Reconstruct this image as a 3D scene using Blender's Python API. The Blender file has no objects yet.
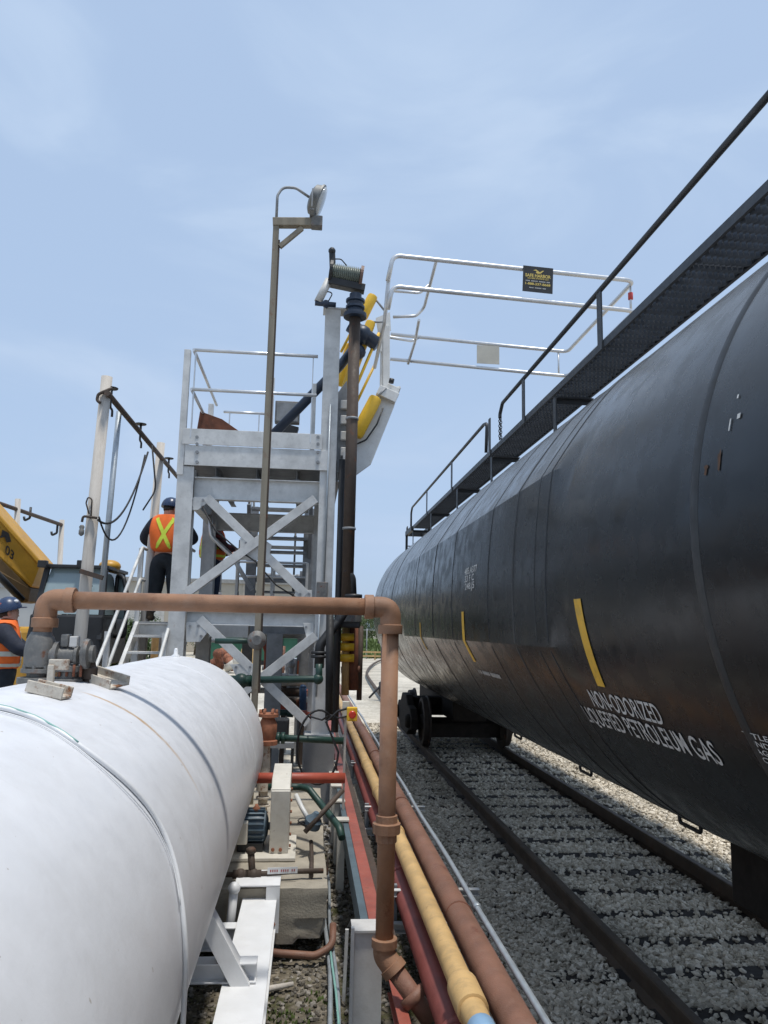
import bpy, bmesh, math, random
import numpy as np
from mathutils import Vector as V, Matrix
R = math.radians
rnd = random.Random(7)
SC = bpy.context.scene
COL = SC.collection
G = -2.28            # ground level; the lens is the origin, +Y runs along the track
# ------------------------------------------------------------------ camera
FP = 760.0
_y = V(((308-384)/FP, -(628-512)/FP, 1.0)).normalized()
_t = math.tan(R(1.2))
_z = V((_t, 1, 0)); _z[2] = -(_z[0]*_y[0]+_z[1]*_y[1])/_y[2]; _z.normalize()
_x = _z.cross(_y)
def at(px, py, Y):
    """world point that stands Y metres down the track in the direction read off the photograph"""
    d = V(((px-384)/FP, -(py-512)/FP, 1.0))
    w = V((_x.dot(d), _y.dot(d), _z.dot(d)))
    return w*(Y/w[1])
def ray(px, py): return at(px, py, 1.0)
def on_ground(px, py, z=G):
    d = ray(px, py); return d*(z/d[2])
cam = bpy.data.cameras.new('camera'); co = bpy.data.objects.new('camera', cam); COL.objects.link(co)
right = V((_x[0], _y[0], _z[0])); up = V((_x[1], _y[1], _z[1])); fwd = V((_x[2], _y[2], _z[2]))
m = Matrix.Identity(4)
for i in range(3):
    m[i][0] = right[i]; m[i][1] = up[i]; m[i][2] = -fwd[i]
co.matrix_world = m
cam.sensor_fit = 'VERTICAL'; cam.sensor_height = 24.0; cam.lens = 24.0*FP/1024
cam.clip_start = 0.05; cam.clip_end = 3000
SC.camera = co
# ------------------------------------------------------------------ mesh builder
def frame(d, upv=V((0, 0, 1))):
    d = d.normalized(); u = V(upv)
    if abs(d.dot(u)) > .98: u = V((0, 1, 0)) if abs(d[1]) < .9 else V((1, 0, 0))
    s = d.cross(u).normalized(); u = s.cross(d).normalized()
    return s, u
def fillet(path, r, n=6):
    P = [V(p) for p in path]; out = [P[0]]
    for i in range(1, len(P)-1):
        a = (P[i-1]-P[i]); b = (P[i+1]-P[i]); la, lb = a.length, b.length
        a.normalize(); b.normalize()
        ang = a.angle(b)
        if ang > 3.1: out.append(P[i]); continue
        t = min(r/math.tan(ang/2), la*.48, lb*.48)
        A = P[i]+a*t; B = P[i]+b*t
        for k in range(n+1):
            q = k/n
            out.append(A*(1-q)**2+P[i]*2*q*(1-q)+B*q*q)
    out.append(P[-1]); return out
class MB:
    def __init__(s): s.v = []; s.f = []; s.sm = []
    def add(s, vs, fs, smooth=False):
        o = len(s.v); s.v += [V(p) for p in vs]
        for f in fs: s.f.append([i+o for i in f]); s.sm.append(smooth)
        return s
    def box(s, c, size, rot=None):
        c = V(c); h = V(size)/2
        vs = [V((x*h[0], y*h[1], z*h[2])) for x in (-1, 1) for y in (-1, 1) for z in (-1, 1)]
        if rot is not None: vs = [rot @ p for p in vs]
        return s.add([c+p for p in vs], [(0, 1, 3, 2), (4, 6, 7, 5), (0, 4, 5, 1), (2, 3, 7, 6), (0, 2, 6, 4), (1, 5, 7, 3)])
    def span(s, a, b):
        a, b = V(a), V(b); return s.box((a+b)/2, [abs(b[i]-a[i]) for i in range(3)])
    def prof(s, a, b, pts, upv=(0, 0, 1), roll=0):
        a, b = V(a), V(b); sd, u = frame(b-a, V(upv))
        if roll:
            c_, s_ = math.cos(roll), math.sin(roll); sd, u = sd*c_+u*s_, u*c_-sd*s_
        n = len(pts); vs = [a+sd*p[0]+u*p[1] for p in pts]+[b+sd*p[0]+u*p[1] for p in pts]
        fs = [(i, (i+1) % n, (i+1) % n+n, i+n) for i in range(n)]+[tuple(range(n))[::-1], tuple(range(n, 2*n))]
        return s.add(vs, fs)
    def bar(s, a, b, w, h, upv=(0, 0, 1)):
        return s.prof(a, b, [(-w/2, -h/2), (w/2, -h/2), (w/2, h/2), (-w/2, h/2)], upv)
    def ibeam(s, a, b, w, h, t=.014, upv=(0, 0, 1)):
        W, H, q = w/2, h/2, t/2
        return s.prof(a, b, [(-W, -H), (W, -H), (W, -H+t), (q, -H+t), (q, H-t), (W, H-t), (W, H), (-W, H), (-W, H-t), (-q, H-t), (-q, -H+t), (-W, -H+t)], upv)
    def channel(s, a, b, w, h, t=.012, upv=(0, 0, 1), flip=1):
        H = h/2
        p = [(0, -H), (w*flip, -H), (w*flip, -H+t), (t*flip, -H+t), (t*flip, H-t), (w*flip, H-t), (w*flip, H), (0, H)]
        return s.prof(a, b, p if flip > 0 else p[::-1], upv)
    def angle(s, a, b, w, h, t=.012, upv=(0, 0, 1), fx=1, fy=1):
        p = [(0, 0), (w*fx, 0), (w*fx, t*fy), (t*fx, t*fy), (t*fx, h*fy), (0, h*fy)]
        return s.prof(a, b, p if fx*fy > 0 else p[::-1], upv)
    def tube(s, path, r, n=12, caps=True, closed=False):
        P = [V(p) for p in path]; N = len(P)
        rr = r if isinstance(r, (list, tuple)) else [r]*N
        T = [((P[min(i+1, N-1)]-P[max(i-1, 0)]).normalized()) for i in range(N)]
        sd, u = frame(T[0]); vs = []
        for i in range(N):
            sd = (sd-T[i]*sd.dot(T[i])).normalized(); u = sd.cross(T[i])
            for k in range(n):
                a = 2*math.pi*k/n; vs.append(P[i]+(sd*math.cos(a)+u*math.sin(a))*rr[i])
        fs = [(i*n+k, i*n+(k+1) % n, (i+1)*n+(k+1) % n, (i+1)*n+k) for i in range(N-1) for k in range(n)]
        s.add(vs, fs, True)
        if caps:
            o = len(s.v)-len(vs)
            s.f.append([o+k for k in range(n)][::-1]); s.sm.append(False)
            s.f.append([o+(N-1)*n+k for k in range(n)]); s.sm.append(False)
        return s
    def cyl(s, a, b, r, n=16): return s.tube([a, b], r, n)
    def lathe(s, a, d, pr, n=24, smooth=True):
        a = V(a); d = V(d).normalized(); sd, u = frame(d); vs = []
        for (r, h) in pr:
            for k in range(n):
                t = 2*math.pi*k/n; vs.append(a+d*h+(sd*math.cos(t)+u*math.sin(t))*max(r, 1e-4))
        N = len(pr)
        s.add(vs, [(i*n+k, i*n+(k+1) % n, (i+1)*n+(k+1) % n, (i+1)*n+k) for i in range(N-1) for k in range(n)], smooth)
        o = len(s.v)-len(vs)
        s.f.append([o+k for k in range(n)][::-1]); s.sm.append(False)
        s.f.append([o+(N-1)*n+k for k in range(n)]); s.sm.append(False)
        return s
    def ball(s, c, r, n=12, sc=(1, 1, 1)):
        vs = []; m_ = n//2
        for i in range(m_+1):
            a = math.pi*i/m_
            for k in range(n):
                t = 2*math.pi*k/n
                vs.append(V(c)+V((r*sc[0]*math.sin(a)*math.cos(t), r*sc[1]*math.sin(a)*math.sin(t), r*sc[2]*math.cos(a))))
        return s.add(vs, [(i*n+k, (i+1)*n+k, (i+1)*n+(k+1) % n, i*n+(k+1) % n) for i in range(m_) for k in range(n)], True)
    def prism(s, poly, off):
        """closed polygon (world points) pushed along off"""
        off = V(off); n = len(poly); vs = [V(p) for p in poly]+[V(p)+off for p in poly]
        return s.add(vs, [tuple(range(n))[::-1], tuple(range(n, 2*n))]+[(i, (i+1) % n, (i+1) % n+n, i+n) for i in range(n)])
    def build(s, name, mat, parent=None, bevel=0, sharp=None):
        me = bpy.data.meshes.new(name)
        off = V((0, 0, 0)); q = parent
        while q is not None: off += q.location; q = q.parent
        loc = V((0, 0, 0))
        if parent is None and s.v:
            lo = V([min(p[i] for p in s.v) for i in range(3)]); hi = V([max(p[i] for p in s.v) for i in range(3)])
            loc = (lo+hi)/2; loc[2] = lo[2]; off = loc
        me.from_pydata([tuple(p-off) for p in s.v], [], s.f)
        me.polygons.foreach_set('use_smooth', s.sm)
        me.materials.append(mat)
        bm = bmesh.new(); bm.from_mesh(me); bmesh.ops.recalc_face_normals(bm, faces=bm.faces); bm.to_mesh(me); bm.free()
        if sharp: me.set_sharp_from_angle(angle=R(sharp))
        me.update()
        o = bpy.data.objects.new(name, me); COL.objects.link(o); o.location = loc
        if parent is not None: o.parent = parent
        if bevel:
            b = o.modifiers.new('bevel', 'BEVEL'); b.width = bevel; b.segments = 2; b.limit_method = 'ANGLE'; b.angle_limit = R(45)
        return o
def tag(o, label, cat, group=None):
    o['label'] = label; o['category'] = cat
    if group: o['group'] = group
    return o
def thing(name, label, cat, loc, group=None):
    o = bpy.data.objects.new(name, None); COL.objects.link(o); o.location = V(loc); o.empty_display_size = .2
    return tag(o, label, cat, group)
def struct(o): o['kind'] = 'structure'; return o
def stuff(o): o['kind'] = 'stuff'; return o
def dup(o, delta=None, parent=None, label=None):
    c = o.copy(); COL.objects.link(c)
    if parent is not None: c.parent = parent
    if delta is not None: c.location = o.location+V(delta)
    if label: c['label'] = label
    for ch in [k for k in bpy.data.objects if k.parent == o]: dup(ch, None, c)
    return c
# ------------------------------------------------------------------ materials
def M(name, col, rough=.5, metal=0., var=.18, vs=3., bump=.0, bs=60., rust=0., rcol=(.13, .05, .022), rs=5., streak=False, spec=.5, dirt=0., dcol=(.10, .085, .065)):
    mt = bpy.data.materials.new(name); mt.use_nodes = True; nt = mt.node_tree; N = nt.nodes; L = nt.links
    b = N['Principled BSDF']; b.inputs['Roughness'].default_value = rough; b.inputs['Metallic'].default_value = metal
    b.inputs['Specular IOR Level'].default_value = spec
    g = N.new('ShaderNodeNewGeometry'); pos = g.outputs['Position']
    def noise(sc, det=5, vec=pos, ro=.6):
        n = N.new('ShaderNodeTexNoise'); n.inputs['Scale'].default_value = sc; n.inputs['Detail'].default_value = det; n.inputs['Roughness'].default_value = ro
        L.new(vec, n.inputs['Vector']); return n.outputs['Fac']
    def mapr(f, a, b_, c=0., d=1.):
        n = N.new('ShaderNodeMapRange'); n.inputs['From Min'].default_value = a; n.inputs['From Max'].default_value = b_
        n.inputs['To Min'].default_value = c; n.inputs['To Max'].default_value = d; L.new(f, n.inputs['Value']); return n.outputs['Result']
    def mix(f, A, B):
        n = N.new('ShaderNodeMix'); n.data_type = 'RGBA'
        if isinstance(f, float): n.inputs[0].default_value = f
        else: L.new(f, n.inputs[0])
        for s_, q in ((6, A), (7, B)):
            if isinstance(q, tuple): n.inputs[s_].default_value = (*q[:3], 1)
            else: L.new(q, n.inputs[s_])
        return n.outputs[2]
    vec = pos
    if streak:
        mp = N.new('ShaderNodeMapping'); mp.inputs['Scale'].default_value = (1, 1, .12); L.new(pos, mp.inputs['Vector']); vec = mp.outputs['Vector']
    dk = tuple(max(0, c*(1-var)) for c in col); lt = tuple(min(1, c*(1+var)) for c in col)
    c = mix(mapr(noise(vs, 6, vec), .32, .68), dk, lt)
    if dirt:
        c = mix(mapr(noise(vs*2.7, 8, vec, .7), .5, .72, 0, dirt), c, dcol)
    rf = None
    if rust:
        rf = mapr(noise(rs, 9, pos, .72), .66-.3*rust, .72-.3*rust+.06)
        rc = mix(noise(rs*6, 4), tuple(x*.55 for x in rcol), tuple(min(1, x*1.7) for x in rcol))
        c = mix(rf, c, rc)
    L.new(c, b.inputs['Base Color'])
    rr = mapr(noise(vs*4, 5), .3, .7, max(.04, rough-.1), min(1, rough+.12))
    if rf is not None:
        n = N.new('ShaderNodeMath'); n.operation = 'MAXIMUM'; L.new(rr, n.inputs[0]); L.new(mapr(rf, 0, 1, 0, .85), n.inputs[1]); rr = n.outputs[0]
        if metal:
            L.new(mapr(rf, 0, 1, metal, 0.), b.inputs['Metallic'])
    L.new(rr, b.inputs['Roughness'])
    if bump:
        bp = N.new('ShaderNodeBump'); bp.inputs['Strength'].default_value = min(1, bump); bp.inputs['Distance'].default_value = .004
        L.new(noise(bs, 6), bp.inputs['Height']); L.new(bp.outputs['Normal'], b.inputs['Normal'])
    mt['h'] = 1
    return mt
GALV = M('galvanised_steel', (.60, .60, .585), .55, .1, .16, 5, .15, 90, rust=.03, rs=7, rcol=(.22, .13, .07), dirt=.35, dcol=(.30, .30, .29))
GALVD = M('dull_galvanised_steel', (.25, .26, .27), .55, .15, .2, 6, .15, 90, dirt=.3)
ALU = M('aluminium_tube', (.62, .63, .64), .38, .6, .08, 6)
BROWN = M('brown_pipe_paint', (.285, .15, .085), .65, 0, .26, 6, .5, 160, rust=.24, rcol=(.17, .075, .04), rs=9, dirt=.4, dcol=(.33, .22, .16))
BROWN2 = M('weathered_brown_pipe', (.20, .098, .064), .62, 0, .22, 5, .5, 140, rust=.22, rcol=(.14, .055, .035), rs=7, dirt=.4, dcol=(.27, .17, .13))
RED = M('dull_red_pipe_paint', (.21, .055, .045), .5, 0, .2, 5, .3, 120, rust=.12, rs=6)
REDB = M('red_beam_paint', (.30, .08, .055), .55, 0, .2, 5, .3, 120, rust=.18, rs=6, dirt=.3, dcol=(.25, .15, .12))
REDO = M('orange_red_paint', (.36, .072, .042), .5, 0, .15, 6, .2, 120, rust=.1)
YPIPE = M('faded_yellow_pipe_paint', (.52, .34, .145), .6, 0, .2, 5, .3, 100, rust=.08, rs=9, dirt=.6, dcol=(.30, .21, .11))
YEL = M('yellow_paint', (.80, .48, .03), .42, 0, .08, 8, dirt=.12, dcol=(.4, .25, .06))
YMACH = M('machine_yellow_paint', (.56, .30, .035), .45, 0, .12, 3, rust=.05, dirt=.2)
WHITE = M('white_paint', (.72, .73, .74), .45, 0, .05, 5, .1, 60, dirt=.15, dcol=(.5, .47, .42))
WPOST = M('chalky_white_paint', (.55, .54, .52), .6, 0, .1, 5, .2, 70, rust=.13, rs=8, dirt=.35, dcol=(.36, .33, .29))
POLE = M('weathered_pale_pole', (.50, .46, .41), .8, 0, .18, 7, .3, 60, streak=True, dirt=.5, dcol=(.28, .24, .2))
GRIMY = M('grimy_black_steel', (.022, .018, .015), .85, 0, .35, 6, .5, 60, spec=.2, dirt=.4, dcol=(.05, .04, .03))
BLACK = M('black_steel', (.018, .019, .021), .5, 0, .3, 6, .2, 80)
RUBBER = M('black_rubber', (.012, .012, .013), .65, 0, .2, 8)
NAVY = M('dark_blue_coating', (.018, .03, .055), .4, 0, .2, 6)
RUSTP = M('rusty_dark_pipe', (.07, .05, .038), .7, .1, .3, 5, .5, 120, rust=.3, rs=8, streak=True)
RUST = M('heavy_rust', (.15, .055, .03), .85, 0, .4, 9, .8, 110, rust=.3, rcol=(.28, .10, .05))
RAILM = M('rail_steel', (.075, .052, .034), .7, .1, .3, 5, .4, 100, rust=.3, rcol=(.07, .04, .024))
LAMPP = M('tarnished_square_tube', (.23, .20, .15), .55, .15, .28, 7, .2, 80, rust=.28, rs=4, streak=True)
GREENP = M('dark_green_pipe_paint', (.014, .045, .034), .45, 0, .2, 6, .1, 80)
GREENC = M('green_container_paint', (.02, .105, .06), .5, 0, .15, 2, rust=.06)
BLUEM = M('motor_blue_paint', (.075, .115, .15), .55, 0, .25, 9, .2, 80, dirt=.6, dcol=(.16, .15, .14))
BLUEG = M('blue_grey_beam_paint', (.085, .12, .14), .55, 0, .2, 5, .2, 80, rust=.1)
CREAM = M('cream_enamel', (.60, .57, .50), .5, 0, .1, 6, .15, 70, rust=.14, rs=7, dirt=.35, dcol=(.4, .34, .26))
CONC = M('concrete', (.34, .305, .245), .9, 0, .25, 2.5, .9, 70, dirt=.6, dcol=(.17, .15, .125))
CONCG = M('grey_concrete', (.25, .25, .25), .9, 0, .15, 2.5, .6, 70, dirt=.4, dcol=(.18, .18, .18))
GREYV = M('grey_valve_casting', (.15, .15, .145), .55, .2, .3, 12, .5, 60, rust=.36, rs=12, dirt=.5, dcol=(.30, .28, .25))
ORANGER = M('orange_rust_casting', (.27, .105, .055), .75, 0, .35, 14, .5, 60, rust=.2)
CYAN = M('pale_green_hose', (.22, .42, .38), .5, 0, .1, 6)
CONDU = M('grey_conduit', (.38, .42, .45), .42, .4, .12, 8, dirt=.25, dcol=(.26, .25, .24))
TIE = M('creosoted_timber', (.028, .023, .02), .9, 0, .4, 5, .8, 60)
# ------------------------------------------------------------------ ground
def gravel_mat(name, cols, scale, bump=1., big=.25):
    mt = bpy.data.materials.new(name); mt.use_nodes = True; nt = mt.node_tree; N = nt.nodes; L = nt.links; b = N['Principled BSDF']
    b.inputs['Roughness'].default_value = .95; b.inputs['Specular IOR Level'].default_value = .2
    g = N.new('ShaderNodeNewGeometry')
    v = N.new('ShaderNodeTexVoronoi'); v.inputs['Scale'].default_value = scale; L.new(g.outputs['Position'], v.inputs['Vector'])
    r = N.new('ShaderNodeValToRGB'); L.new(v.outputs['Color'], r.inputs['Fac'])
    e = r.color_ramp.elements; e[0].position = .1; e[0].color = (*cols[0], 1); e[1].position = .9; e[1].color = (*cols[2], 1)
    q = e.new(.5); q.color = (*cols[1], 1)
    n = N.new('ShaderNodeTexNoise'); n.inputs['Scale'].default_value = .6; n.inputs['Detail'].default_value = 8; L.new(g.outputs['Position'], n.inputs['Vector'])
    mr = N.new('ShaderNodeMapRange'); mr.inputs['From Min'].default_value = .3; mr.inputs['From Max'].default_value = .7; mr.inputs['To Min'].default_value = 1-big; mr.inputs['To Max'].default_value = 1+big
    L.new(n.outputs['Fac'], mr.inputs['Value'])
    mx = N.new('ShaderNodeMix'); mx.data_type = 'RGBA'; mx.blend_type = 'MULTIPLY'; mx.inputs[0].default_value = 1
    L.new(r.outputs['Color'], mx.inputs[6]); L.new(mr.outputs['Result'], mx.inputs[7]); L.new(mx.outputs[2], b.inputs['Base Color'])
    bp = N.new('ShaderNodeBump'); bp.inputs['Strength'].default_value = bump; bp.inputs['Distance'].default_value = .03; bp.invert = True
    L.new(v.outputs['Distance'], bp.inputs['Height']); L.new(bp.outputs['Normal'], b.inputs['Normal'])
    return mt
GRAV = gravel_mat('pale_gravel', [(.40, .36, .29), (.48, .44, .365), (.56, .515, .44)], 14, .35)
BALL = gravel_mat('ballast_bed', [(.18, .165, .135), (.32, .295, .25), (.45, .42, .36)], 24, 1.)
DIRT = gravel_mat('mossy_dirt', [(.08, .07, .05), (.14, .12, .09), (.20, .175, .14)], 30, 1., .6)
GRASSM = M('grass_blade', (.09, .13, .03), .8, 0, .35, 2)
FOLI = M('tree_leaf', (.045, .085, .022), .75, 0, .45, 1.2)
FOLI2 = M('shrub_leaf', (.055, .10, .03), .75, 0, .4, 3)
BARK = M('bark', (.12, .09, .06), .9, 0, .3, 8, .5, 40)
def sheet(name, x0, x1, y0, y1, z, mat, n=1):
    b = MB(); b.add([(x0, y0, z), (x1, y0, z), (x1, y1, z), (x0, y1, z)], [(0, 1, 2, 3)])
    return struct(b.build(name, mat))
sheet('ground', -500, 500, -60, 1200, G-.03, GRAV)
sheet('ballast', .95, 5.3, -6, 18.5, G-.016, BALL)
def moss(mt):
    nt = mt.node_tree; N = nt.nodes; L = nt.links; b = N['Principled BSDF']; old = b.inputs['Base Color'].links[0].from_socket
    g = N.new('ShaderNodeNewGeometry'); n = N.new('ShaderNodeTexNoise'); n.inputs['Scale'].default_value = 4.5; n.inputs['Detail'].default_value = 8; n.inputs['Roughness'].default_value = .7; L.new(g.outputs['Position'], n.inputs['Vector'])
    r = N.new('ShaderNodeMapRange'); r.inputs['From Min'].default_value = .48; r.inputs['From Max'].default_value = .6; r.inputs['To Max'].default_value = .8; L.new(n.outputs['Fac'], r.inputs['Value'])
    x = N.new('ShaderNodeMix'); x.data_type = 'RGBA'; L.new(r.outputs['Result'], x.inputs[0]); L.new(old, x.inputs[6]); x.inputs[7].default_value = (.055, .06, .018, 1); L.new(x.outputs[2], b.inputs['Base Color'])
moss(DIRT)
sheet('dirt_ground', -7, .95, -3, 8.3, G-.012, DIRT)
sheet('concrete_yard', -3.2, .72, 8.3, 13, G-.01, CONCG)
# stones: a few rock shapes repeated into one heap
def rocks(name, pts, sizes, mat, seed=1):
    rs = np.random.RandomState(seed)
    bm = bmesh.new(); bmesh.ops.create_icosphere(bm, subdivisions=1, radius=1)
    bv = np.array([v.co[:] for v in bm.verts]); bf = np.array([[v.index for v in f.verts] for f in bm.faces]); bm.free()
    K = 24; shapes = []
    for k in range(K):
        s = bv*(1+rs.uniform(-.38, .32, (len(bv), 1))); s = np.round(s*1.6)/1.6*.55+s*.45; s = s*rs.uniform(.6, 1.15, 3)
        q = rs.normal(size=4); q /= np.linalg.norm(q); w, x, y, z = q
        Rm = np.array([[1-2*(y*y+z*z), 2*(x*y-z*w), 2*(x*z+y*w)], [2*(x*y+z*w), 1-2*(x*x+z*z), 2*(y*z-x*w)], [2*(x*z-y*w), 2*(y*z+x*w), 1-2*(x*x+y*y)]])
        s = s@Rm.T; s[:, 2] *= .8; shapes.append(s)
    shapes = np.array(shapes)
    n = len(pts); pick = rs.randint(0, K, n); an = rs.uniform(0, 6.283, n); c, s_ = np.cos(an)[:, None], np.sin(an)[:, None]
    vs = shapes[pick]; X = vs[:, :, 0]*c-vs[:, :, 1]*s_; Y = vs[:, :, 0]*s_+vs[:, :, 1]*c
    vs = np.stack([X, Y, vs[:, :, 2]], 2)*sizes[:, None, None]+pts[:, None, :]
    nv, nf = len(bv), len(bf)
    F = (bf[None]+(np.arange(n)*nv)[:, None, None]).reshape(-1)
    me = bpy.data.meshes.new(name); me.vertices.add(n*nv); me.vertices.foreach_set('co', vs.reshape(-1).astype(np.float32))
    me.loops.add(len(F)); me.loops.foreach_set('vertex_index', F.astype(np.int32))
    me.polygons.add(n*nf); me.polygons.foreach_set('loop_start', np.arange(0, n*nf*3, 3, dtype=np.int32))
    me.polygons.foreach_set('use_smooth', np.zeros(n*nf, dtype=bool)); me.update(calc_edges=True); me.validate()
    me.materials.append(mat)
    o = bpy.data.objects.new(name, me); COL.objects.link(o); return stuff(o)
def stone_mat(name, a, b_, c_):
    mt = bpy.data.materials.new(name); mt.use_nodes = True; nt = mt.node_tree; N = nt.nodes; L = nt.links; b = N['Principled BSDF']
    b.inputs['Roughness'].default_value = .9; b.inputs['Specular IOR Level'].default_value = .25
    g = N.new('ShaderNodeNewGeometry'); r = N.new('ShaderNodeValToRGB'); L.new(g.outputs['Random Per Island'], r.inputs['Fac'])
    e = r.color_ramp.elements; e[0].color = (*a, 1); e[1].color = (*c_, 1); q = e.new(.55); q.color = (*b_, 1)
    n = N.new('ShaderNodeTexNoise'); n.inputs['Scale'].default_value = 45; n.inputs['Detail'].default_value = 6; L.new(g.outputs['Position'], n.inputs['Vector'])
    n2 = N.new('ShaderNodeTexNoise'); n2.inputs['Scale'].default_value = .9; n2.inputs['Detail'].default_value = 5; L.new(g.outputs['Position'], n2.inputs['Vector'])
    ad = N.new('ShaderNodeMath'); ad.operation = 'MULTIPLY_ADD'; L.new(n.outputs['Fac'], ad.inputs[0]); ad.inputs[1].default_value = .9; L.new(n2.outputs['Fac'], ad.inputs[2])
    mx = N.new('ShaderNodeMix'); mx.data_type = 'RGBA'; mx.blend_type = 'MULTIPLY'; mx.inputs[0].default_value = 1
    L.new(r.outputs['Color'], mx.inputs[6]); L.new(ad.outputs[0], mx.inputs[7]); L.new(mx.outputs[2], b.inputs['Base Color'])
    return mt
STONE = stone_mat('ballast_stone', (.37, .325, .255), (.59, .525, .42), (.77, .70, .585))
STONED = stone_mat('dirt_stone', (.07, .06, .048), (.16, .145, .12), (.36, .33, .29))
rs = np.random.RandomState(3)
TIE_Y = [3.15+.545*i for i in range(30)]
def scatter(x0, x1, y0, y1, dens, smin, smax, z, tie=False):
    n = int((x1-x0)*(y1-y0)*dens)
    x = rs.uniform(x0, x1, n); y = rs.uniform(y0, y1, n); s = rs.uniform(smin, smax, n)
    zz = np.full(n, z)+rs.uniform(-.4, .5, n)*s
    if tie:
        d = np.min(np.abs(y[:, None]-np.array(TIE_Y)[None]), 1)
        inn = ((x > 2.28) & (x < 4.3) & (d < .085)) | ((x > 1.8) & (x < 2.28) & (d < .05))
        keep = ~inn | (rs.uniform(0, 1, n) < np.where(x < 2.28, .45, .15))
        zz = zz+np.where(inn, .03, 0)+np.where((x > 1.2) & (x < 4.9) & ~inn, .012, 0)
        nr = (np.abs(x-2.24) < .09) | (np.abs(x-3.74) < .09)
        keep &= ~nr
        x, y, s, zz = x[keep], y[keep], s[keep], zz[keep]
    return np.stack([x, y, zz], 1), s
A = [scatter(.98, 5.2, 3.2, 7.2, 2100, .012, .031, G, True), scatter(.98, 5.2, 7.2, 12, 1200, .016, .034, G, True), scatter(.98, 5.2, 12, 19, 420, .026, .044, G, True)]
rocks('ballast_stones', np.concatenate([a[0] for a in A]), np.concatenate([a[1] for a in A]), STONE, 5)
A = [scatter(-1.1, .95, 3.3, 6.2, 700, .004, .024, G-.008), scatter(.1, .95, 6.2, 10, 420, .012, .03, G)]
rocks('dirt_stones', np.concatenate([a[0] for a in A]), np.concatenate([a[1] for a in A]), STONED, 8)
# weeds in the dirt strip
def blades(name, pts, h, w, mat, seed=2, lean=.5):
    r_ = random.Random(seed); b = MB()
    for (x, y, z) in pts:
        for _ in range(5):
            a = r_.uniform(0, 6.28); hh = h*r_.uniform(.5, 1.2); d = V((math.cos(a), math.sin(a), 0)); s = V((-d[1], d[0], 0))*w
            p = V((x, y, z))+d*r_.uniform(0, .03); q = p+d*hh*lean*r_.uniform(.2, 1)+V((0, 0, hh))
            mdl = (p+q)/2+V((0, 0, hh*.12))
            b.add([p-s, p+s, mdl+s*.8, q, mdl-s*.8], [(0, 1, 2, 3, 4)])
    return stuff(b.build(name, mat))
pts = []
for (cx, cy, rr_, n) in ((-.12, 4.95, .12, 22), (.05, 4.9, .08, 14), (-.05, 4.35, .1, 12), (.12, 5.15, .07, 10)):
    for _ in range(n): pts.append((cx+rnd.gauss(0, rr_*.6), cy+rnd.gauss(0, rr_), G-.01))
blades('weeds', pts, .022, .009, GRASSM)
# ------------------------------------------------------------------ track
RAILZ = -2.12
XL, XR = 2.24, 3.74
def rail_pts():
    return [(-.07, -.16), (.07, -.16), (.07, -.148), (.012, -.13), (.012, -.045), (.036, -.035), (.036, -.006), (.026, 0), (-.026, 0), (-.036, -.006), (-.036, -.035), (-.012, -.045), (-.012, -.13), (-.07, -.148)]
for X, lb in ((XL, 'dark rusty rail of the track on the side nearer the pipe bundle'), (XR, 'dark rusty rail of the track on the side away from the pipe bundle')):
    b = MB(); b.prof((X, -4, RAILZ), (X, 19.5, RAILZ), rail_pts())
    tag(b.build('rail', RAILM), lb, 'rail', 'rails under the tank car')
b = MB(); b.box((2.99, TIE_Y[0], G-.03), (2.6, .2, .10))
t0 = tag(b.build('railway_tie', TIE, bevel=.012), 'dark timber railway tie half buried in grey ballast under the rails', 'railway tie', 'ties under the track')
for y in TIE_Y[1:]: 
    c = dup(t0, (rnd.uniform(-.03, .03), y-TIE_Y[0], rnd.uniform(-.006, .01)))
# curved rail far off
pp = [V((XL, 19.4, RAILZ-.04)), V((XL, 20.5, RAILZ-.04))]+[on_ground(*p, RAILZ-.04) for p in ((383, 698), (374, 686), (368, 677), (367, 672), (371, 666), (379, 661), (392, 657))]
sm = []
for i in range(len(pp)-1):
    p0, p1, p2, p3 = pp[max(i-1, 0)], pp[i], pp[i+1], pp[min(i+2, len(pp)-1)]
    for k in range(6):
        q = k/6; sm.append(.5*((2*p1)+(p2-p0)*q+(2*p0-5*p1+4*p2-p3)*q*q+(3*p1-p0-3*p2+p3)*q**3))
b = MB(); b.tube(sm+[pp[-1]], .065, 8)
tag(b.build('curved_rail', RAILM), 'thin rusty rail curving across the pale gravel beyond the brown standpipe', 'rail')
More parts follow.
